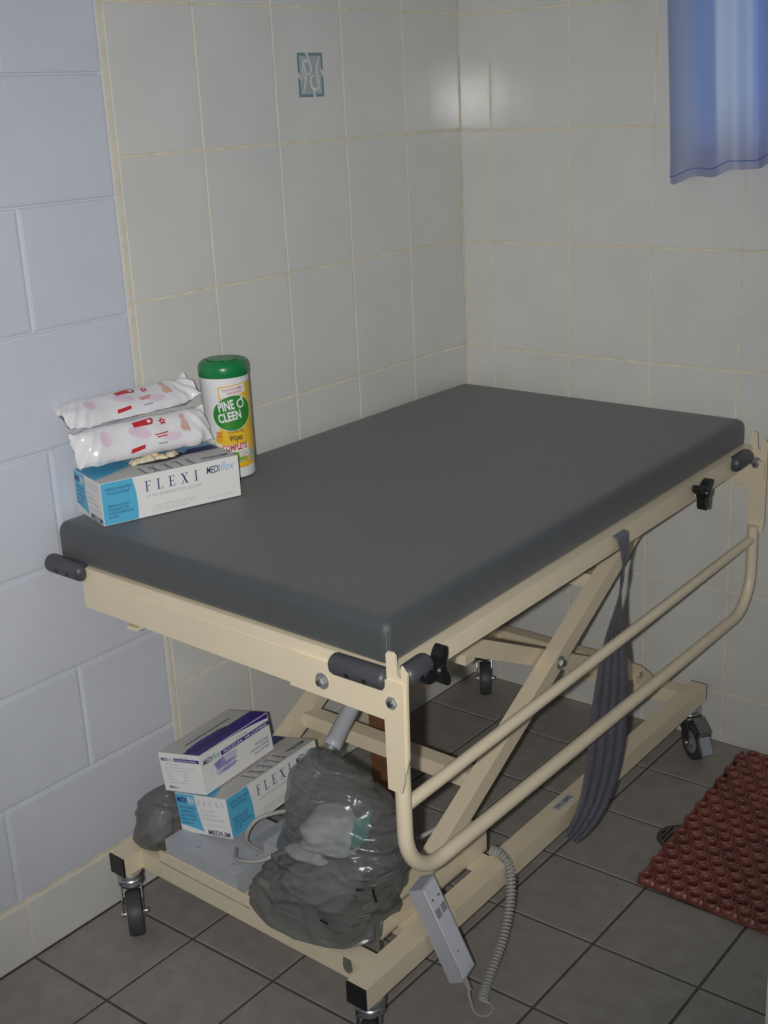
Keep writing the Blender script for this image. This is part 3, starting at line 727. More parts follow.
# (centre, half width vector) stations from the rail top down to the tail
stn = [((0.752, -0.662, 0.7285), (0, 0.021, 0)), ((0.770, -0.662, 0.7290), (0, 0.021, 0)), ((0.7795, -0.661, 0.7265), (0, 0.021, 0)), ((0.7815, -0.659, 0.711), (-0.001, 0.019, 0)), ((0.781, -0.655, 0.690), (-0.003, 0.016, 0)),
       ((0.777, -0.650, 0.670), (-0.006, 0.014, 0)), ((0.772, -0.645, 0.645), (-0.009, 0.014, 0)), ((0.765, -0.640, 0.610), (-0.008, 0.018, 0)), ((0.757, -0.634, 0.570), (-0.004, 0.024, 0)), ((0.748, -0.626, 0.530), (0.000, 0.030, 0)),
       ((0.740, -0.616, 0.480), (0.006, 0.036, 0)), ((0.733, -0.605, 0.430), (0.010, 0.040, -0.002)), ((0.726, -0.596, 0.380), (0.013, 0.043, -0.004)), ((0.721, -0.592, 0.330), (0.014, 0.046, -0.005)), ((0.717, -0.590, 0.280), (0.014, 0.047, -0.006)),
       ((0.713, -0.592, 0.235), (0.014, 0.047, -0.008)), ((0.709, -0.600, 0.195), (0.013, 0.046, -0.010)), ((0.706, -0.615, 0.160), (0.012, 0.043, -0.012)), ((0.704, -0.638, 0.137), (0.010, 0.037, -0.016)), ((0.704, -0.672, 0.124), (0.006, 0.029, -0.020)), ((0.705, -0.705, 0.120), (0.002, 0.018, -0.017))]
cs = bez([s[0] for s in stn], 5); ws = bez([s[1] for s in stn], 5)
n = 32; vs = []
for i, (c, w) in enumerate(zip(cs, ws)):
    tdir = (cs[min(i + 1, len(cs) - 1)] - cs[max(i - 1, 0)]).normalized(); nr = w.cross(tdir).normalized()
    for k in range(n + 1):
        q = 2 * k / n - 1; vs.append(c + w * q + nr * (0.0011 * math.cos(q * PI * 4)))
for c_off in (0,):
    fs = [(i * (n + 1) + k, i * (n + 1) + k + 1, (i + 1) * (n + 1) + k + 1, (i + 1) * (n + 1) + k) for i in range(len(cs) - 1) for k in range(n)]
    sp.faces(vs, fs, 'strap', True)
so = sp.build('webbing_strap', recalc=True)
md = so.modifiers.new('thickness', 'SOLIDIFY'); md.thickness = 0.0018; md.offset = 0
tag(so, 'dark grey twisted webbing strap hanging from the long rail of the treatment table', 'strap')

# ------------------------------------------------------------------ CARTONS
def box_root(name, label, cat, x, y, z, yaw, p=0.0, q=0.0, group=None):
    m = Matrix.Translation((x, y, z)) @ Matrix.Rotation(yaw, 4, 'Z') @ Matrix.Rotation(q, 4, 'X') @ Matrix.Rotation(-p, 4, 'Y')
    return thing(name, label, cat, mtx=m, group=group)
E_ = 0.0005
def glove_box(root, l, w, h_, gloves):
    c = MB()
    c.box(0, l, 0, w, 0, h_, 'card', 0.0012, 2)
    # ---- front long side (y = 0)
    F = lambda a, b, m: c.flat([(p * l, q_ * h_) for p, q_ in (a if b is None else rect(*a, *b))], (0, -E_, 0), (1, 0, 0), (0, 0, 1), m)
    crv = [(0.003, 0.01), (0.205 + 0.035, 0.01)] + [(0.24 + 0.035 * (k / 8) - 0.052 * (k / 8) ** 2 + 0.0 , 0.01 + 0.98 * k / 8) for k in range(1, 9)] + [(0.003, 0.99)]
    F(crv, None, 'cyan')
    T = lambda s, u, v, wu, hv, m, **kw: put_text(c, s, (u * l, -E_ * 2, v * h_), (1, 0, 0), (0, 0, 1), wu * l, hv * h_, m, **kw)
    put_serif(c, 'FLEXI', (0.305 * l, -E_ * 2, 0.60 * h_), (1, 0, 0), (0, 0, 1), 0.385 * l, 0.25 * h_, 'navy')
    T('MEDI', 0.755, 0.70, 0.10, 0.17, 'navy', bold=0.012, shear=0.15); T('flex', 0.86, 0.70, 0.105, 0.21, 'lblue', shear=0.3)
    T('LATEX EXAMINATION GLOVES', 0.31, 0.45, 0.40, 0.075, 'greyprint', shear=0.15)
    for i, s in enumerate(("SUITABLE FOR MEDICAL AND LABORATORY", "EXAMINATION USE.  SINGLE USE ONLY.  STORE IN", "A COOL DRY PLACE AWAY FROM SUNLIGHT")): T(s, 0.335, 0.205 - i * 0.062, 0.33 - (0.06 if i == 2 else 0), 0.038, 'greyprint')
    T('NON STERILE  100 GLOVES', 0.745, 0.10, 0.19, 0.035, 'greyprint')
    T('MEDIFLEX INDUSTRIES', 0.03, 0.80, 0.185, 0.065, 'navy'); T('"THE GLOVE PEOPLE"', 0.035, 0.695, 0.165, 0.065, 'navy')
    for i, s in enumerate(('PREMIUM QUALITY', 'STANDARD CUFF', 'LATEX EXAMINATION', 'GLOVES')): T(s, 0.035, 0.40 - i * 0.085, (0.155, 0.145, 0.175, 0.07)[i], 0.062, 'navy')
    # ---- end (x = 0), read from outside: u runs from the back edge to the front edge
    def Eo(u, v, m): return None
    FE = lambda pts, m, k=1: c.flat([(p * w, q_ * h_) for p, q_ in pts], (-E_ * k, w, 0), (0, -1, 0), (0, 0, 1), m)
    TE = lambda s, u, v, wu, hv, m, **kw: put_text(c, s, (-E_ * 2.2, w * (1 - u), v * h_), (0, -1, 0), (0, 0, 1), wu * w, hv * h_, m, **kw)
    FE([(0.004, 0.20), (0.46, 0.08)] + [(0.46 - 0.075 * math.sin(PI / 2 * k / 6), 0.08 + 0.91 * k / 6) for k in range(1, 7)] + [(0.004, 0.99)], 'cyan')
    FE(rect(0.235, 0.74, 0.385, 0.96), 'lblue', 2)
    TE('MEDI', 0.03, 0.78, 0.19, 0.12, 'navy', bold=0.03); TE('flex', 0.245, 0.78, 0.125, 0.15, 'card', shear=0.3)
    for i, wd in enumerate((0.30, 0.26, 0.30, 0.28, 0.20)): TE(('NON STERILE', 'AMBIDEXTROUS', 'LIGHTLY POWDERED', 'SINGLE USE ONLY', '100 PIECES')[i], 0.06, 0.62 - i * 0.10, wd, 0.05, 'navy')
    put_serif(c, 'FLEXI', (-E_ * 2, w * (1 - 0.44), 0.77 * h_), (0, -1, 0), (0, 0, 1), 0.50 * w, 0.13 * h_, 'greyprint')
    for i, s in enumerate(('LATEX FLEX', 'EXAMINATION', 'GLOVES  POWDERED')): TE(s, 0.47, 0.61 - i * 0.105, (0.27, 0.30, 0.42)[i], 0.05, 'greyprint')
    TE('NON STERILE  SINGLE USE', 0.50, 0.27, 0.42, 0.03, 'greyprint')
    TE('MEDIUM', 0.545, 0.03, 0.42, 0.125, 'navy', bold=0.015)
    # ---- top
    FT = lambda pts, m, k=1: c.flat([(p * l, q_ * w) for p, q_ in pts], (0, 0, h_ + E_ * k), (1, 0, 0), (0, 1, 0), m)
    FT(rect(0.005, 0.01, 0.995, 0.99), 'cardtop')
    FT([(0.005, 0.22), (0.10, 0.30), (0.22, 0.46), (0.34, 0.60), (0.34, 0.985), (0.005, 0.985)], 'cyan', 2)
    FT(rect(0.34, 0.62, 0.985, 0.985), 'lblue', 2); FT([(0.70, 0.55), (0.985, 0.55), (0.985, 0.80), (0.80, 0.80)], 'navy', 3)
    FT(ellipse(0.53, 0.64, 0.20, 0.22), 'dark', 4)
    # lettering on the top reads from the other side
    for q_ in serif_word('FLEXI', 0.37 * l, 0.27 * w): c.flat([(0.69 * l - a, 0.300 * w - b) for a, b in q_], (0, 0, h_ + E_ * 3), (1, 0, 0), (0, 1, 0), 'navy')
    put_text(c, 'MEDIflex', (0.955 * l, 0.19 * w, h_ + E_ * 3), (-1, 0, 0), (0, -1, 0), 0.20 * l, 0.085 * w, 'navy', bold=0.02)
    put_text(c, 'LATEX EXAMINATION GLOVES', (0.68 * l, 0.375 * w, h_ + E_ * 3), (-1, 0, 0), (0, -1, 0), 0.36 * l, 0.035 * w, 'greyprint')
    o_ = c.build('carton', root, local=True, recalc=False)
    if gloves:
        for (u, v, s_) in ((0.38, 0.61, 0.7), (0.45, 0.60, 0.75), (0.56, 0.60, 0.7), (0.64, 0.63, 0.7), (0.50, 0.68, 0.9)):
            g = MB(); vs = []; nU, nV = 14, 8
            cx, cy = u * l, v * w
            for j in range(nV + 1):
                for i in range(nU):
                    a = 2 * PI * i / nU; b = PI / 2 * j / nV
                    rr = 0.017 * s_ * math.cos(b) * (1 + 0.25 * math.sin(3 * a + u * 20)); zz = 0.017 * s_ * math.sin(b)
                    p = V((cx + rr * 1.2 * math.cos(a), cy + rr * 0.7 * math.sin(a), h_ - 0.001 + zz))
                    p += noise.noise_vector(p * 90 + V((u * 9, v * 7, 3))) * 0.0035; p.z = max(p.z, h_ + 0.001)
                    vs.append(p)
            fs = [(j * nU + i, j * nU + (i + 1) % nU, (j + 1) * nU + (i + 1) % nU, (j + 1) * nU + i) for j in range(nV) for i in range(nU)]
            g.faces(vs, fs, 'latex', True); g.build('glove', root, local=True, sharp=3)
    return o_
gb1 = box_root('glove_box', 'white and cyan latex glove box lying on the charcoal mattress, gloves poking out', 'glove box', 0.1191, -1.2368, 0.7968, 1.2653, group='latex glove boxes')
glove_box(gb1, 0.258, 0.1185, 0.0739, True)
gb2 = box_root('glove_box', 'white and cyan MEDIUM glove box under the table, below the violet mask box', 'glove box', 0.287, -1.170, 0.218, 1.662, -0.033, -0.16, group='latex glove boxes')
glove_box(gb2, 0.266, 0.1235, 0.0763, False)

def mask_box(root, l, w, h_):
    c = MB(); c.box(0, l, 0, w, 0, h_, 'card', 0.0012, 2)
    F = lambda pts, m, k=1: c.flat([(p * l, q_ * h_) for p, q_ in pts], (0, -E_ * k, 0), (1, 0, 0), (0, 0, 1), m)
    T = lambda s, u, v, wu, hv, m, k=2.5, **kw: put_text(c, s, (u * l, -E_ * k, v * h_), (1, 0, 0), (0, 0, 1), wu * l, hv * h_, m, **kw)
    # violet wrap: the curved edge comes over from the top
    F([(0.003, 0.992)] + [(0.3 + 0.69 * k / 8, 0.985 - 0.20 * (k / 8) ** 2 * 0.6) for k in range(9)] + [(0.997, 0.992)], 'purple')
    F(rect(0.28, 0.685, 0.997, 0.80), 'purple', 1.5)
    T('PROCEDURAL  EAR LOOP MASK', 0.315, 0.708, 0.65, 0.068, 'card', bold=0.01)
    T('MEDI', 0.03, 0.715, 0.125, 0.13, 'navy', bold=0.015, shear=0.15); T('flex', 0.158, 0.715, 0.11, 0.15, 'teal', shear=0.3)
    T('LATEX FREE', 0.50, 0.835, 0.17, 0.055, 'teal', shear=0.1)
    # picture of a pleated mask
    F([(0.19, 0.27), (0.44, 0.25), (0.50, 0.62), (0.30, 0.66), (0.16, 0.60)], 'purple3', 1.2)
    F([(0.16, 0.60), (0.30, 0.66), (0.33, 0.44), (0.20, 0.42)], 'purple2', 1.5)
    for v in (0.30, 0.42): F([(0.20, v)] + [(0.20 + 0.28 * k / 8, v + 0.045 * math.sin(PI * k / 8) + 0.03 * k / 8) for k in range(9)] + [(0.48, v + 0.02), (0.34, v - 0.02)], 'purple2', 1.6)
    for sgn_, cx in ((-1, 0.145), (1, 0.55)):
        pts = [(cx + sgn_ * 0.045 * math.sin(PI * k / 10), 0.30 + 0.30 * k / 10) for k in range(11)]
        for k in range(10): F([pts[k], pts[k + 1], (pts[k + 1][0] + 0.006, pts[k + 1][1]), (pts[k][0] + 0.006, pts[k][1])], 'purple3', 1.4)
    for i, s in enumerate(('PROCEDURAL', 'ANTI FOG PLEATED', 'EAR LOOP MASK')): T(s, (0.75, 0.67, 0.72)[i], 0.38 - i * 0.105, (0.20, 0.28, 0.23)[i], 0.065, 'purple')
    FE = lambda pts, m, k=1: c.flat([(p * w, q_ * h_) for p, q_ in pts], (-E_ * k, w, 0), (0, -1, 0), (0, 0, 1), m)
    TE = lambda s, u, v, wu, hv, m, k=2.5, **kw: put_text(c, s, (-E_ * k, w * (1 - u), v * h_), (0, -1, 0), (0, 0, 1), wu * w, hv * h_, m, **kw)
    FE(rect(0.36, 0.795, 0.975, 0.885), 'purple')
    TE('PROCEDURAL EAR LOOP MASK', 0.40, 0.815, 0.52, 0.05, 'card'); TE('MEDI', 0.05, 0.80, 0.15, 0.075, 'navy', bold=0.03); TE('flex', 0.205, 0.80, 0.13, 0.09, 'teal', shear=0.3)
    TE('LATEX FREE', 0.52, 0.91, 0.2, 0.04, 'greyprint')
    rows = (('ANTI FOG PLEATED', 0.14, 0.33), ('PROCEDURAL EAR LOOP MASK WITH NOSE PIECE', 0.12, 0.72), ('SOFT INNER LAYER AND HIGH FILTRATION', 0.12, 0.62), ('QUANTITY', 0.13, 0.16), ('COLOUR', 0.13, 0.14), ('SIZE AND STYLE', 0.13, 0.22), ('NON STERILE  SINGLE USE', 0.13, 0.45))
    for i, (s, u, wd) in enumerate(rows): TE(s, u, 0.70 - i * 0.078, wd, 0.035, 'greyprint')
    for i in range(3): TE(('50 PIECES', 'VIOLET', 'ADULT')[i], 0.52, 0.466 - i * 0.078, 0.13, 0.035, 'greyprint')
    TE('MEDI', 0.13, 0.085, 0.12, 0.06, 'navy', bold=0.03); TE('flex', 0.255, 0.085, 0.1, 0.07, 'teal', shear=0.3)
    FT = lambda pts, m, k=1: c.flat([(p * l, q_ * w) for p, q_ in pts], (0, 0, h_ + E_ * k), (1, 0, 0), (0, 1, 0), m)
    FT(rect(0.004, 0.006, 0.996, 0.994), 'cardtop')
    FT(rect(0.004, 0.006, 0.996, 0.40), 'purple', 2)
    FT([(0.02, 0.30), (0.12, 0.24), (0.30, 0.22), (0.55, 0.24), (0.72, 0.33), (0.55, 0.46), (0.25, 0.48), (0.06, 0.42)], 'navy', 3)
    FT([(0.05, 0.36), (0.15, 0.32), (0.5, 0.33), (0.62, 0.37), (0.5, 0.44), (0.2, 0.45)], 'purple', 4)
    FT(rect(0.16, 0.60, 0.80, 0.635), 'navy', 2); FT(rect(0.20, 0.74, 0.7, 0.76), 'greyprint', 2)
    c.build('carton', root, local=True, recalc=False)
mb_ = box_root('face_mask_box', 'white and violet ear loop mask box tilted on the glove box under the table', 'mask box', 0.2310, -1.1715, 0.2895, 1.6931, -0.033, -0.16)
mask_box(mb_, 0.2005, 0.0985, 0.0745)

# ------------------------------------------------------------------ WIPES CANISTER
cx, cy, cz = 0.083, -0.899, 0.7975
cn = thing('wipes_canister', 'white wipes canister with green lid and yellow label, upright on the mattress', 'canister', (cx, cy, cz))
RC, HC = 0.0450, 0.194
c = MB(); c.lathe([(0.040, 0), (RC - 0.001, 0.002), (RC, 0.006), (RC, HC - 0.002), (RC - 0.004, HC)], (cx, cy, cz), (0, 0, 1), 'white', 48)
cbody = c.build('canister_body', cn)
c = MB(); zl = cz + HC - 0.004
c.lathe([(RC + 0.0005, 0), (RC + 0.0012, 0.001), (RC + 0.0012, 0.016), (RC - 0.001, 0.023), (RC - 0.006, 0.0275), (RC - 0.011, 0.029), (RC - 0.0125, 0.0275), (0.003, 0.0275)], (cx, cy, zl), (0, 0, 1), 'green', 48)
clid = c.build('lid', cn)
c = MB(); c.prism([(0.030 * math.cos(a), 0.026 * math.sin(a)) for a in [2 * PI * k / 28 for k in range(28)]], (cx - 0.002, cy, zl + 0.0270), (1, 0, 0), (0, 1, 0), 0.003, 'green', 0.001)
c.box(cx + 0.012, cx + 0.022, cy - 0.026, cy - 0.016, zl + 0.0275, zl + 0.0315, 'green', 0.001); c.build('flip_cap', clid)
phi0 = math.atan2(-2.48 - cy, 1.737 - cx)
FB = [(0, 0), (0.030, 0.024), (0.047, 0.059), (0.061, 0.078), (0.0735, 0.093), (0.1315, 0.160), (0.157, 0.181), (0.2, 0.21)]
def fb(b):
    for (p0, q0), (p1, q1) in zip(FB, FB[1:]):
        if b <= p1: return q0 + (q1 - q0) * (b - p0) / (p1 - p0)
    return b
def fa(a): return (a - 0.0115) * 1.15 + 0.0115
def cyl(off): return lambda a, b: V((cx + (RC + off) * math.cos(phi0 + fa(a) / RC), cy + (RC + off) * math.sin(phi0 + fa(a) / RC), cz + fb(b)))
lb = MB()
def cpoly(poly, m, off):
    # clip polygon into strips so it follows the curved wall
    bm = bmesh.new(); vs = [bm.verts.new((a, b, 0)) for a, b in poly]; bm.faces.new(vs)
    x0 = min(p[0] for p in poly); x1 = max(p[0] for p in poly); k = x0 + 0.003
    while k < x1:
        bmesh.ops.bisect_plane(bm, geom=bm.verts[:] + bm.edges[:] + bm.faces[:], plane_co=(k, 0, 0), plane_no=(1, 0, 0)); k += 0.003
    bm.verts.index_update(); f = cyl(off)
    lb.faces([f(v.co.x, v.co.y) for v in bm.verts], [tuple(v.index for v in fc.verts) for fc in bm.faces], m, True); bm.free()
def ctext(s, a, b, w, h_, m, off, rot=0.0, **kw):
    f = cyl(off); ca_, sa_ = math.cos(rot), math.sin(rot)
    put_text(lb, s, (0, 0, 0), (0, 0, 0), (0, 0, 0), w, h_, m, fn=lambda x, y: f(a + x * ca_ - y * sa_, b + x * sa_ + y * ca_), **kw)
cpoly([(-0.010, 0.150), (0.060, 0.157), (0.060, 0.030), (0.004, 0.024), (-0.002, 0.048), (-0.022, 0.058), (-0.012, 0.075), (-0.010, 0.11)], 'yellow', 0.0004)
cpoly([(-0.008, 0.147), (0.036, 0.153), (0.036, 0.133), (-0.008, 0.127)], 'white', 0.0008)
ctext('TOUGH ON GERMS', -0.003, 0.1385, 0.033, 0.0055, 'redp', 0.0011, 0.13, bold=0.01); ctext('SAFE AROUND', 0.004, 0.1315, 0.026, 0.0050, 'redp', 0.0011, 0.13, bold=0.01)
cpoly(ellipse(0.0115, 0.1015, 0.0335, 0.0290, 36, 0.25), 'white', 0.0008); cpoly(ellipse(0.0115, 0.1015, 0.0325, 0.0278, 36, 0.25), 'pgreen', 0.0011)
ctext('PINE', -0.0105, 0.1050, 0.0255, 0.0145, 'white', 0.0015, 0.16, bold=0.03); 
cpoly(ellipse(0.0245, 0.1160, 0.0065, 0.0075, 20), 'white', 0.0014); cpoly(ellipse(0.0245, 0.1160, 0.0042, 0.0052, 20), 'pgreen', 0.0017); cpoly([(0.0235, 0.1225), (0.0285, 0.1290), (0.0295, 0.1215)], 'white', 0.0016)
ctext('CLEEN', -0.0115, 0.0870, 0.0370, 0.0135, 'white', 0.0015, 0.16, bold=0.03)
ctext('Disinfecting', 0.001, 0.0685, 0.026, 0.0060, 'dark', 0.0011, 0.08); ctext('Wipes', 0.002, 0.0570, 0.022, 0.0090, 'dark', 0.0011, 0.08, bold=0.02)
ctext('NEW', -0.0185, 0.0680, 0.0105, 0.0042, 'redp', 0.0011, bold=0.02); ctext('99.9%', -0.0185, 0.0625, 0.0105, 0.0042, 'redp', 0.0011, bold=0.02); ctext('SAFE', -0.0165, 0.0575, 0.008, 0.0032, 'redp', 0.0011)
cpoly([(-0.025, 0.057), (-0.018, 0.050), (-0.004, 0.045), (0.030, 0.047), (0.030, 0.036), (0.004, 0.034), (-0.014, 0.040), (-0.023, 0.048)], 'lgreen', 0.0007)
cpoly(rect(-0.012, 0.0435, 0.034, 0.0520), 'white', 0.0009); ctext('COMPLETE', -0.0105, 0.0445, 0.042, 0.0070, 'redp', 0.0013, 0.04, bold=0.03)
cpoly(rect(0.016, 0.0385, 0.034, 0.043), 'white', 0.0009); ctext('CLEAN', 0.018, 0.0393, 0.013, 0.003, 'redp', 0.0013)
ctext('antibacterial', 0.008, 0.0335, 0.022, 0.0035, 'teal', 0.0011); ctext('lemon lime fresh', 0.012, 0.0270, 0.022, 0.0030, 'redp', 0.0011)
cpoly(ellipse(0.0415, 0.0385, 0.0045, 0.007, 16), 'lblue', 0.0011)
lb.build('label', cbody, recalc=False, label='yellow wrap label with a green oval reading PINE O CLEEN')

# ------------------------------------------------------------------ PACKS OF BABY WIPES
def wipes_pack(label, ctr, yaw, tilt, l, w, t, seed, tails):
    m = Matrix.Translation(ctr) @ Matrix.Rotation(yaw, 4, 'Z') @ Matrix.Rotation(tilt, 4, 'X')
    root = thing('baby_wipes_pack', label, 'wipes pack', mtx=m, group='packs of baby wipes')
    def prof(u):      # u in -1..1 along the length: thickness, width factor, end fins at the tips
        a = abs(u)
        if a > 0.80: k = (1 - a) / 0.20; th = 0.05 + 0.95 * max(0, math.sin(min(1, k) * PI / 2)) ** 0.8; wd = 0.98 - 0.16 * math.sin(PI * min(1, max(0, k))) * 0.6
        else: th = 1.0; wd = 1.0
        return th, wd
    def surf(u, v, side):  # local point on the pack; v in -1..1 across
        th, wd = prof(u)
        x = u * l / 2; y = v * w / 2 * wd
        z = side * t / 2 * th * (max(0, 1 - abs(v) ** 2.6)) ** 0.55
        p = V((x, y, z)); q = V((x * 28, y * 28, side * 2.0 + seed * 3.1))
        amp = 0.0030 + 0.0065 * max(0, abs(u) - 0.55) / 0.45
        p.z += noise.noise(q) * amp * (1 - 0.6 * abs(v)); p.y += noise.noise(q + V((5, 3, 8))) * amp * 0.9
        p.z += 0.0022 * math.sin((abs(u) * 40 + v * 6)) * max(0, abs(u) - 0.62) / 0.38 * 1.5
        if abs(u) > 0.86: p.z += tails[0 if u < 0 else 1] * (abs(u) - 0.86) / 0.14
        return p
    b = MB(); nu, nv = 64, 24; vs = []
    for s_ in (1, -1):
        for i in range(nu + 1):
            for j in range(nv + 1): vs.append(surf(-1 + 2 * i / nu, -1 + 2 * j / nv, s_))
    K = (nu + 1) * (nv + 1); fs = []
    for s_ in (0, 1):
        for i in range(nu):
            for j in range(nv):
                q = (s_ * K + i * (nv + 1) + j, s_ * K + (i + 1) * (nv + 1) + j, s_ * K + (i + 1) * (nv + 1) + j + 1, s_ * K + i * (nv + 1) + j + 1)
                fs.append(q if s_ == 0 else q[::-1])
    b.faces(vs, fs, 'film', True); bmesh.ops.remove_doubles(b.bm, verts=b.bm.verts, dist=0.0004)
    # printed shapes laid on the film
    def print_poly(poly, mt, off):
        bm = bmesh.new(); bm.faces.new([bm.verts.new((p, q, 0)) for p, q in poly])
        for axis, lo, hi in ((0, -1, 1), (1, -1, 1)):
            k = lo
            while k < hi:
                no = (1, 0, 0) if axis == 0 else (0, 1, 0); co_ = (k, 0, 0) if axis == 0 else (0, k, 0)
                bmesh.ops.bisect_plane(bm, geom=bm.verts[:] + bm.edges[:] + bm.faces[:], plane_co=co_, plane_no=no); k += 2 / nu if axis == 0 else 2 / nv
        bm.verts.index_update(); out = []
        for v in bm.verts:
            p = surf(v.co.x, v.co.y, 1); e = 0.01
            n_ = (surf(v.co.x + e, v.co.y, 1) - surf(v.co.x - e, v.co.y, 1)).cross(surf(v.co.x, v.co.y + e, 1) - surf(v.co.x, v.co.y - e, 1)).normalized()
            out.append(p + n_ * off)
        b.faces(out, [tuple(v.index for v in f.verts) for f in bm.faces], mt, True); bm.free()
    P2 = lambda pts, mt, off=0.0006: print_poly(pts, mt, off)
    P2(ellipse(-0.10, 0.05, 0.14, 0.36, 20, 0.2), 'pink', 0.0004); P2(ellipse(-0.60, 0.1, 0.08, 0.4, 16), 'pink', 0.0004); P2(ellipse(0.36, -0.45, 0.14, 0.2, 16), 'pink', 0.0004)
    P2([(-0.16, 0.30), (0.12, 0.38), (0.16, 0.60), (0.14, 0.74), (-0.16, 0.62)], 'redp', 0.0008)
    P2(ellipse(0.085, 0.55, 0.03, 0.09, 12), 'film', 0.0011)
    star = []
    for k in range(10): a = PI / 2 + 2 * PI * k / 10; r_ = 1.0 if k % 2 == 0 else 0.52; star.append((0.275 + 0.062 * r_ * math.cos(a), 0.42 + 0.25 * r_ * math.sin(a)))
    for k in range(5): P2([star[2 * k], star[(2 * k + 1) % 10], (0.275, 0.42), star[(2 * k - 1) % 10]], 'redp', 0.0008)
    P2(ellipse(0.275, 0.42, 0.018, 0.06, 12), 'pink', 0.0011)
    for i, (u0, wd) in enumerate(((0.10, 0.20), (0.12, 0.15))): P2(rect(u0, -0.22 - 0.14 * i, u0 + wd, -0.15 - 0.14 * i), 'redp', 0.0007)
    P2(ellipse(0.575, 0.0, 0.058, 0.30, 20), 'skin', 0.0008); P2(ellipse(0.575, 0.45, 0.040, 0.19, 20), 'skin', 0.0009)
    P2(ellipse(0.532, -0.18, 0.022, 0.16, 12, 0.2), 'skin', 0.0010); P2(ellipse(0.618, -0.20, 0.024, 0.17, 12), 'skin', 0.0010)
    P2([(-0.30, -0.84), (-0.08, -0.76), (-0.07, -0.60), (-0.28, -0.64)], 'redp', 0.0008)
    P2(rect(0.12, -0.72, 0.26, -0.64), 'greyprint', 0.0007)
    wr = b.build('wrapper', root, local=True, recalc=False, sharp=1.6)
    return root
wipes_pack('white pack of baby wipes lying directly on the glove box, its red star facing out', (0.0780, -1.100, 0.9150), 1.335, 1.02, 0.258, 0.068, 0.042, 1, (-0.003, 0.003))
wipes_pack('white pack of baby wipes lying on the other pack against the wall, right end raised', (0.0390, -1.092, 0.9685), 1.46, 0.55, 0.268, 0.064, 0.026, 2, (0.000, 0.014))

# ------------------------------------------------------------------ BIN BAGS and what shows through them
def crumple(name, secs, mname, n=72, amp=0.006, freq=22, seed=0.0, sub=6, ridge=True, floor=None, cap=True, clampf=None):
    # secs: (x, y, z, rx, ry) from the bottom up
    P = [V(s[:3]) for s in secs]; q = bez(P, sub); rr = bez([V((s[3], s[4], 0)) for s in secs], sub)
    b = MB(); vs = []
    for i, (c_, r_) in enumerate(zip(q, rr)):
        for k in range(n):
            a = 2 * PI * k / n
            se = 0.82
            ca_, sa_ = math.cos(a), math.sin(a)
            p = V((c_.x + r_.x * math.copysign(abs(ca_) ** se, ca_), c_.y + r_.y * math.copysign(abs(sa_) ** se, sa_), c_.z))
            nrm = V((ca_, sa_, 0.15))
            d = noise.noise(p * freq + V((seed, 0, 0))) * amp
            if ridge:
                w_ = p + noise.noise_vector(p * 9 + V((seed, 4, 1))) * 0.045
                q1 = V(((w_.x + 0.5 * w_.z) * 9, w_.y * 9, (w_.z - 0.45 * w_.x) * 26)) + V((0, seed, 9))
                q2 = V(((w_.x - 0.8 * w_.z) * 22, w_.y * 22, (w_.z + 0.3 * w_.x) * 40)) + V((3, seed, 2))
                q3 = V(((w_.x + 1.3 * w_.z) * 48, w_.y * 48, (w_.z - 0.9 * w_.x) * 90)) + V((8, seed, 5))
                d += (0.28 - abs(noise.noise(q1))) * amp * 2.5 + (0.25 - abs(noise.noise(q2))) * amp * 0.9 + (0.25 - abs(noise.noise(q3))) * amp * 0.18
            fade = min(1, min(i, len(q) - 1 - i) / 3 + 0.25)
            p += nrm * d * fade
            if floor is not None: p.z = max(p.z, floor)
            if clampf: p = clampf(p)
            vs.append(p)
    N = len(q)
    fs = [(i * n + k, i * n + (k + 1) % n, (i + 1) * n + (k + 1) % n, (i + 1) * n + k) for i in range(N - 1) for k in range(n)]
    if cap:
        for (i, flip) in ((0, True), (N - 1, False)):
            ctr = sum((vs[i * n + k] for k in range(n)), V((0, 0, 0))) / n; vs.append(ctr); ci = len(vs) - 1
            for k in range(n): f = (i * n + k, i * n + (k + 1) % n, ci); fs.append(f[::-1] if flip else f)
    b.faces(vs, fs, mname, True)
    return b
bag_secs = [(0.492, -1.172, 0.1605, 0.095, 0.066), (0.494, -1.174, 0.1640, 0.131, 0.084), (0.499, -1.173, 0.176, 0.134, 0.083), (0.510, -1.168, 0.205, 0.128, 0.079), (0.530, -1.160, 0.250, 0.120, 0.074),
            (0.541, -1.158, 0.300, 0.115, 0.072), (0.543, -1.156, 0.350, 0.106, 0.064), (0.530, -1.154, 0.395, 0.086, 0.050), (0.512, -1.153, 0.425, 0.060, 0.034), (0.499, -1.153, 0.440, 0.038, 0.022), (0.494, -1.153, 0.447, 0.02, 0.012)]
def rest_on_base(p):
    # the bag lies over the roller channel and against the motor unit instead of through them
    if p.x > 0.579 and p.y > -1.179: p.z = max(p.z, 0.1960)
    if p.z < 0.236 and p.y > -1.180: p.x = max(p.x, 0.4025)
    return p
bg = crumple('bin_bag', bag_secs, 'bag', clampf=rest_on_base, n=240, amp=0.0085, freq=11, seed=2.0, sub=18, floor=0.1585)
bag = bg.build('bin_bag', sharp=3.0)
tag(bag, 'large smoky grey translucent bin bag, bulging with rubbish, sitting on the base of the table', 'bin bag')
from mathutils.bvhtree import BVHTree
bvh = BVHTree.FromPolygons([bag.matrix_basis @ v.co for v in bag.data.vertices], [tuple(p.vertices) for p in bag.data.polygons])
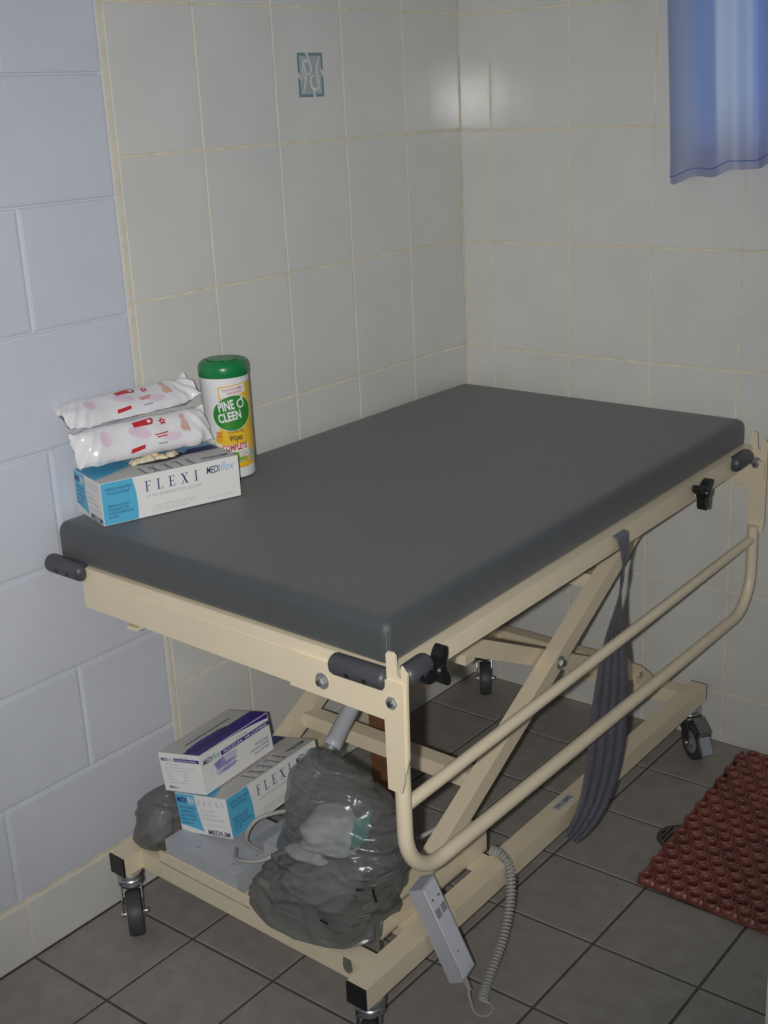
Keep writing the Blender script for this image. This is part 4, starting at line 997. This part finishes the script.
for line in (((0.6180, 0.2750), (0.6400, 0.2800), (0.6390, 0.2480)), ((0.6200, 0.2210), (0.6380, 0.2260)), ((0.5560, 0.205), (0.5700, 0.2040)), ((0.612, 0.262), (0.618, 0.259))):
    mk = MB(); pp = []
    for (xa, za), (xb2, zb2) in zip(line, line[1:]):
        for k in range(7): pp.append((xa + (xb2 - xa) * k / 6, za + (zb2 - za) * k / 6))
    hit = []
    for x_, z_ in pp:
        h_ = bvh.ray_cast(V((x_, -1.40, z_)), V((0, 1, 0)))
        if h_[0] is not None: hit.append(h_[0] + V((0, -0.0006, 0)))
    if len(hit) > 2:
        mk.tube([h for k, h in enumerate(hit) if k == 0 or (h - hit[k - 1]).length > 1e-4], 0.0023, 'black', 6); mk.build('printed_mark', bag)
for vsT in ([(0.604, -1.2480, 0.160), (0.620, -1.2485, 0.160), (0.624, -1.2500, 0.142), (0.617, -1.2503, 0.134), (0.608, -1.2503, 0.136), (0.604, -1.2498, 0.144)],
            [(0.618, -1.190, 0.215), (0.630, -1.192, 0.205), (0.642, -1.200, 0.165), (0.640, -1.206, 0.158), (0.634, -1.204, 0.160), (0.626, -1.196, 0.180)]):
    tg = MB(); tg.faces(vsT, [tuple(range(6))], 'bag2'); to = tg.build('torn_tab', bag); sd = to.modifiers.new('thickness', 'SOLIDIFY'); sd.thickness = 0.0008
pb = crumple('paper_bundle', [(0.530, -1.174, 0.292, 0.020, 0.015), (0.528, -1.178, 0.300, 0.048, 0.026), (0.534, -1.180, 0.325, 0.050, 0.028), (0.540, -1.178, 0.350, 0.040, 0.022), (0.544, -1.174, 0.364, 0.022, 0.014)], 'crumple', n=72, amp=0.012, freq=22, seed=5.0, sub=9)
tag(pb.build('paper_bundle', sharp=1.0), 'crumpled white paper bundle showing through the smoky bin bag', 'paper bundle')
pb = crumple('paper_scrap', [(0.490, -1.186, 0.262, 0.012, 0.010), (0.484, -1.188, 0.266, 0.040, 0.015), (0.480, -1.188, 0.276, 0.036, 0.013), (0.500, -1.186, 0.290, 0.010, 0.008)], 'crumple', n=56, amp=0.007, freq=26, seed=7.0, sub=9)
tag(pb.build('paper_scrap', sharp=1.0), 'small white crumpled paper scrap low on the left inside the smoky bin bag', 'paper scrap')
pb = MB()
vsP = []; nP = 14
for s_ in (1, -1):
    for i in range(nP + 1):
        for j in range(nP + 1):
            u, v = -1 + 2 * i / nP, -1 + 2 * j / nP
            th = 0.006 * (1 - abs(u) ** 3) * (1 - abs(v) ** 3)
            p = V((0.598 + 0.009 * u, -1.180 + s_ * th + 0.008 * v + 0.012 * u, 0.352 + 0.024 * v + 0.006 * u)); p += noise.noise_vector(p * 60) * 0.002; vsP.append(p)
KP = (nP + 1) ** 2
fsP = [tuple(x + s_ * KP for x in ((i * (nP + 1) + j, (i + 1) * (nP + 1) + j, (i + 1) * (nP + 1) + j + 1, i * (nP + 1) + j + 1))) for s_ in (0, 1) for i in range(nP) for j in range(nP)]
pb.faces(vsP, fsP, 'tealpack', True)
tag(pb.build('teal_packet', sharp=2), 'teal packet showing through the right side of the smoky bin bag', 'packet')

pb = crumple('rubbish_bundle', [(0.490, -1.175, 0.178, 0.03, 0.02), (0.490, -1.177, 0.184, 0.056, 0.036), (0.496, -1.176, 0.205, 0.062, 0.040), (0.510, -1.168, 0.235, 0.066, 0.040), (0.525, -1.154, 0.252, 0.04, 0.025)], 'rubbish', n=72, amp=0.008, freq=20, seed=9.0, sub=9)
tag(pb.build('rubbish_bundle', sharp=1.0), 'dull grey bundle of rubbish filling the bottom of the smoky bin bag', 'rubbish')
sb = crumple('bin_liner', [(0.104, -1.185, 0.1585, 0.030, 0.028), (0.104, -1.186, 0.162, 0.042, 0.038), (0.106, -1.186, 0.185, 0.046, 0.042), (0.108, -1.184, 0.212, 0.046, 0.044), (0.112, -1.180, 0.238, 0.040, 0.038), (0.118, -1.176, 0.258, 0.028, 0.028), (0.124, -1.172, 0.270, 0.015, 0.016)], 'bag2', n=110, amp=0.006, freq=18, seed=11.0, sub=10, floor=0.1570)
tag(sb.build('bin_liner', sharp=3), 'small crumpled smoky bin liner on the base rail, left of the lower glove box', 'bin liner')
gl = crumple('grey_bottle', [(0.116, -1.188, 0.170, 0.012, 0.014), (0.116, -1.190, 0.176, 0.020, 0.022), (0.118, -1.190, 0.212, 0.021, 0.023), (0.120, -1.188, 0.230, 0.013, 0.014)], 'greyplas', n=32, amp=0.0015, freq=20, seed=3.0, ridge=False)
tag(gl.build('grey_bundle', sharp=2), 'pale grey bundle wrapped inside the small smoky bin liner', 'bundle')

# ------------------------------------------------------------------ RED RUBBER MAT, DRAIN, POST, CURTAIN
mt = MB(); pitch = 0.0335; hx = pitch * 0.866
O = V((0.7890, -0.606, 0)); ex = V((1, -0.030, 0)).normalized(); ey = V((-0.062, 1, 0)).normalized()
NX, NY = 15, 21
def ring(c_, R1, r1, z1, n=16, k=6):
    vs = []
    for i in range(n):
        a = 2 * PI * i / n
        for j in range(k):
            b_ = 2 * PI * j / k; rr = R1 + r1 * math.cos(b_); vs.append(c_ + ex * (rr * math.cos(a)) + ey * (rr * math.sin(a)) + V((0, 0, z1 + 2.1 * r1 * math.sin(b_))))
    mt.faces(vs, [(i * k + j, ((i + 1) % n) * k + j, ((i + 1) % n) * k + (j + 1) % k, i * k + (j + 1) % k) for i in range(n) for j in range(k)], 'redrubber', True)
for j in range(NY):
    for i in range(NX - (j % 2)):
        c_ = O + ex * (pitch * (i + 0.5 + 0.5 * (j % 2))) + ey * (hx * (j + 0.5))
        if (c_ + ey * 0.018).y > -0.003: continue
        ring(c_, 0.0136, 0.0038, 0.0112, 18, 7)
        dc = c_ + ex * (pitch * 0.5) - ey * (hx * 0.333)
        for dd, mm_ in ((dc, 'redknob'),):
            if i < NX - 1: mt.lathe([(0.0040, 0.001), (0.0046, 0.006), (0.0042, 0.0135), (0.0026, 0.0158), (0.0008, 0.0165)], dd, (0, 0, 1), 'redknob', 10)
# moulded edge bars along the two near sides
mt.tube([O + ex * 0.004 + ey * 0.004 + V((0, 0, 0.0052)), O + ex * 0.004 + ey * 0.578 + V((0, 0, 0.0052))], 0.0046, 'redrubber', 10)
mt.tube([O + ex * 0.004 + ey * 0.003 + V((0, 0, 0.0052)), O + ex * (pitch * NX - 0.004) + ey * 0.003 + V((0, 0, 0.0052))], 0.0046, 'redrubber', 10)
# thin perforated underside joining the rings
u0, u1, v0, v1 = 0.004, pitch * NX - 0.004, 0.004, 0.575
und = [O + ex * u + ey * v for u, v in ((u0, v0), (u1, v0), (u1, v1), (u0, v1))]
mt.hexa([q + V((0, 0, 0.0008)) for q in und] + [q + V((0, 0, 0.0038)) for q in und], 'redrubber')
tag(mt.build('rubber_mat', sharp=2), 'red ringed rubber drainage mat on the grey floor tiles beside the table', 'floor mat')

dr = MB(); dc = V((0.794, -0.418, 0))
for (ra, rb, z_) in ((0.049, 0.041, 0.0032),):
    dr.lathe([(ra, 0.0004), (ra, z_ - 0.0008), (ra - 0.001, z_), (rb, z_), (rb, 0.0004)], dc, (0, 0, 1), 'steel', 40, cap=False)
for k in range(-4, 5):
    x_ = k * 0.0088; hl = math.sqrt(max(0, 0.042 ** 2 - x_ ** 2)); dr.box(dc.x + x_ - 0.0021, dc.x + x_ + 0.0021, dc.y - hl, dc.y + hl, 0.0006, 0.0028, 'steel', 0.0005)
dr.lathe([(0.042, 0.0003), (0.042, 0.0006)], dc, (0, 0, 1), 'black', 36)
tag(dr.build('floor_drain'), 'round dark metal floor drain half covered by the red rubber mat', 'drain')

po = MB(); po.box(0.180, 0.232, -0.655, -0.625, 0, 0.40, 'brown', 0.002); po.box(0.176, 0.236, -0.659, -0.621, 0, 0.012, 'brown', 0.002)
tag(po.build('wooden_post'), 'red-brown wooden post standing on the floor behind the bin bag', 'post')

# curtain: one gathered sheet, hem at the bottom
cu = MB(); nU, nVv = 150, 40; vs = []; uvs = []
CS = -0.056
prof_pts = bez([(0.560, -0.030, 0), (0.590, -0.050, 0), (0.640, -0.046, 0), (0.690, -0.060, 0), (0.722, -0.075, 0), (0.736, -0.050, 0), (0.752, -0.040, 0), (0.768, -0.062, 0), (0.788, -0.085, 0), (0.806, -0.060, 0), (0.83, -0.045, 0), (0.87, -0.060, 0), (0.90, -0.08, 0), (0.93, -0.05, 0), (0.97, -0.045, 0), (1.02, -0.07, 0), (1.07, -0.05, 0), (1.12, -0.06, 0)], 9)
prof_pts = [V((p.x + CS, p.y, 0)) for p in prof_pts]
acc = 0.0; cl = [0.0]
for i in range(1, len(prof_pts)): acc += (prof_pts[i] - prof_pts[i - 1]).length; cl.append(acc)
zt, nz = 2.12, 48
for i, p in enumerate(prof_pts):
    for j in range(nz + 1):
        f = j / nz; hem = 1.268 + (p.x - 0.530) * 0.17 + 0.004 * math.sin(p.x * 70)
        z_ = hem + (zt - hem) * f ** 1.15
        sprd = 0.026 * (1 - f) 
        y_ = p.y - 0.006 * math.sin(p.x * 31 + f * 3) * (1 - f)
        x_ = p.x + 0.042 * (1 - f) * (1 if p.x > 0 else 0) 
        bul = 0.003 * math.sin((z_ - hem) / 0.05 * PI) if z_ - hem < 0.05 else 0
        vs.append((x_, y_ - bul + 0.004 * noise.noise(V((p.x * 9, 0, z_ * 3))), z_)); uvs.append((cl[i], z_ - hem))
n1 = nz + 1
fs = [(i * n1 + j, (i + 1) * n1 + j, (i + 1) * n1 + j + 1, i * n1 + j + 1) for i in range(len(prof_pts) - 1) for j in range(nz)]
bv, fc = cu.faces(vs, fs, 'curtain', True)
ul = cu.bm.loops.layers.uv.new('cloth'); ix = {v: k for k, v in enumerate(bv)}
for f in cu.bm.faces:
    for lp in f.loops: lp[ul].uv = uvs[ix[lp.vert]]
crt = thing('curtain', 'blue striped sheer curtain with a stitched hem hanging on the back wall', 'curtain', (0.84, -0.06, 1.26))
cuo = cu.build('curtain_cloth', crt, recalc=False, sharp=3)
# stitched hem line
hm = MB()
M['stitch'] = mat('blue_stitching', srgb(96, 124, 190), 0.6, var=0.1, vscale=80)
hp = []
for i, p in enumerate(prof_pts):
    hem = 1.268 + (p.x - 0.530) * 0.17 + 0.004 * math.sin(p.x * 70); zz = hem + 0.0165
    f = max(0.0, (zz - hem) / (zt - hem)) ** (1 / 1.15)
    hp.append(V((p.x + 0.042 * (1 - f), p.y - 0.006 * math.sin(p.x * 31 + f * 3) * (1 - f) - 0.003 * math.sin(0.0165 / 0.05 * PI) + 0.004 * noise.noise(V((p.x * 9, 0, zz * 3))) - 0.0008, zz)))
hm.tube(hp, 0.0011, 'stitch', 6); hm.build('hem_stitching', crt)
cr = MB(); cr.tube([(0.50, -0.055, 2.13), (1.30, -0.055, 2.13)], 0.011, 'white', 16)
for x_ in (0.53, 1.25): cr.tube([(x_, -0.055, 2.13), (x_, 0.0, 2.13)], 0.008, 'white', 12)
tag(cr.build('curtain_rod'), 'white curtain rod on the back wall above the blue curtain', 'curtain rod')

# ------------------------------------------------------------------ CAMERA
CP = V((1.7374, -2.4823, 1.4507)); yaw, pitch, roll = 0.68330565, -0.31708107, -0.04847351
fw = V((-math.sin(yaw) * math.cos(pitch), math.cos(yaw) * math.cos(pitch), math.sin(pitch)))
r0 = V((math.cos(yaw), math.sin(yaw), 0)); u0 = r0.cross(fw)
Rv = r0 * math.cos(roll) + u0 * math.sin(roll); Uv = -r0 * math.sin(roll) + u0 * math.cos(roll)
cam = bpy.data.cameras.new('camera'); co_ = bpy.data.objects.new('camera', cam); C.objects.link(co_)
mw = Matrix((Rv, Uv, -fw)).transposed().to_4x4(); mw.translation = CP; co_.matrix_world = mw
cam.sensor_fit = 'HORIZONTAL'; cam.sensor_width = 36; cam.lens = 1249.2864 / 768 * 36; cam.clip_start = 0.02
scene.camera = co_

# ------------------------------------------------------------------ LIGHT: the camera's flash, and dim daylight
fl_ = bpy.data.lights.new('flash', 'SPOT'); fl_.energy = 114; fl_.shadow_soft_size = 0.012; fl_.spot_size = math.radians(74); fl_.spot_blend = 1.0
fl_.color = (1.0, 0.985, 0.955)
fo = bpy.data.objects.new('camera_flash', fl_); C.objects.link(fo)
fpos = CP - Rv * 0.055 - Uv * 0.012
aim = V((0.10, -0.75, 0.86)) - fpos
fo.matrix_world = Matrix.Translation(fpos) @ aim.to_track_quat('-Z', 'Y').to_matrix().to_4x4()
w = bpy.data.worlds.new('dim_room'); scene.world = w; w.use_nodes = True
w.node_tree.nodes['Background'].inputs['Color'].default_value = (0.80, 0.90, 1.0, 1)
w.node_tree.nodes['Background'].inputs['Strength'].default_value = 0.185
scene.view_settings.view_transform = 'Standard'; scene.view_settings.look = 'None'
scene.view_settings.gamma = 1; scene.view_settings.use_curve_mapping = False; scene.view_settings.exposure = 0.0
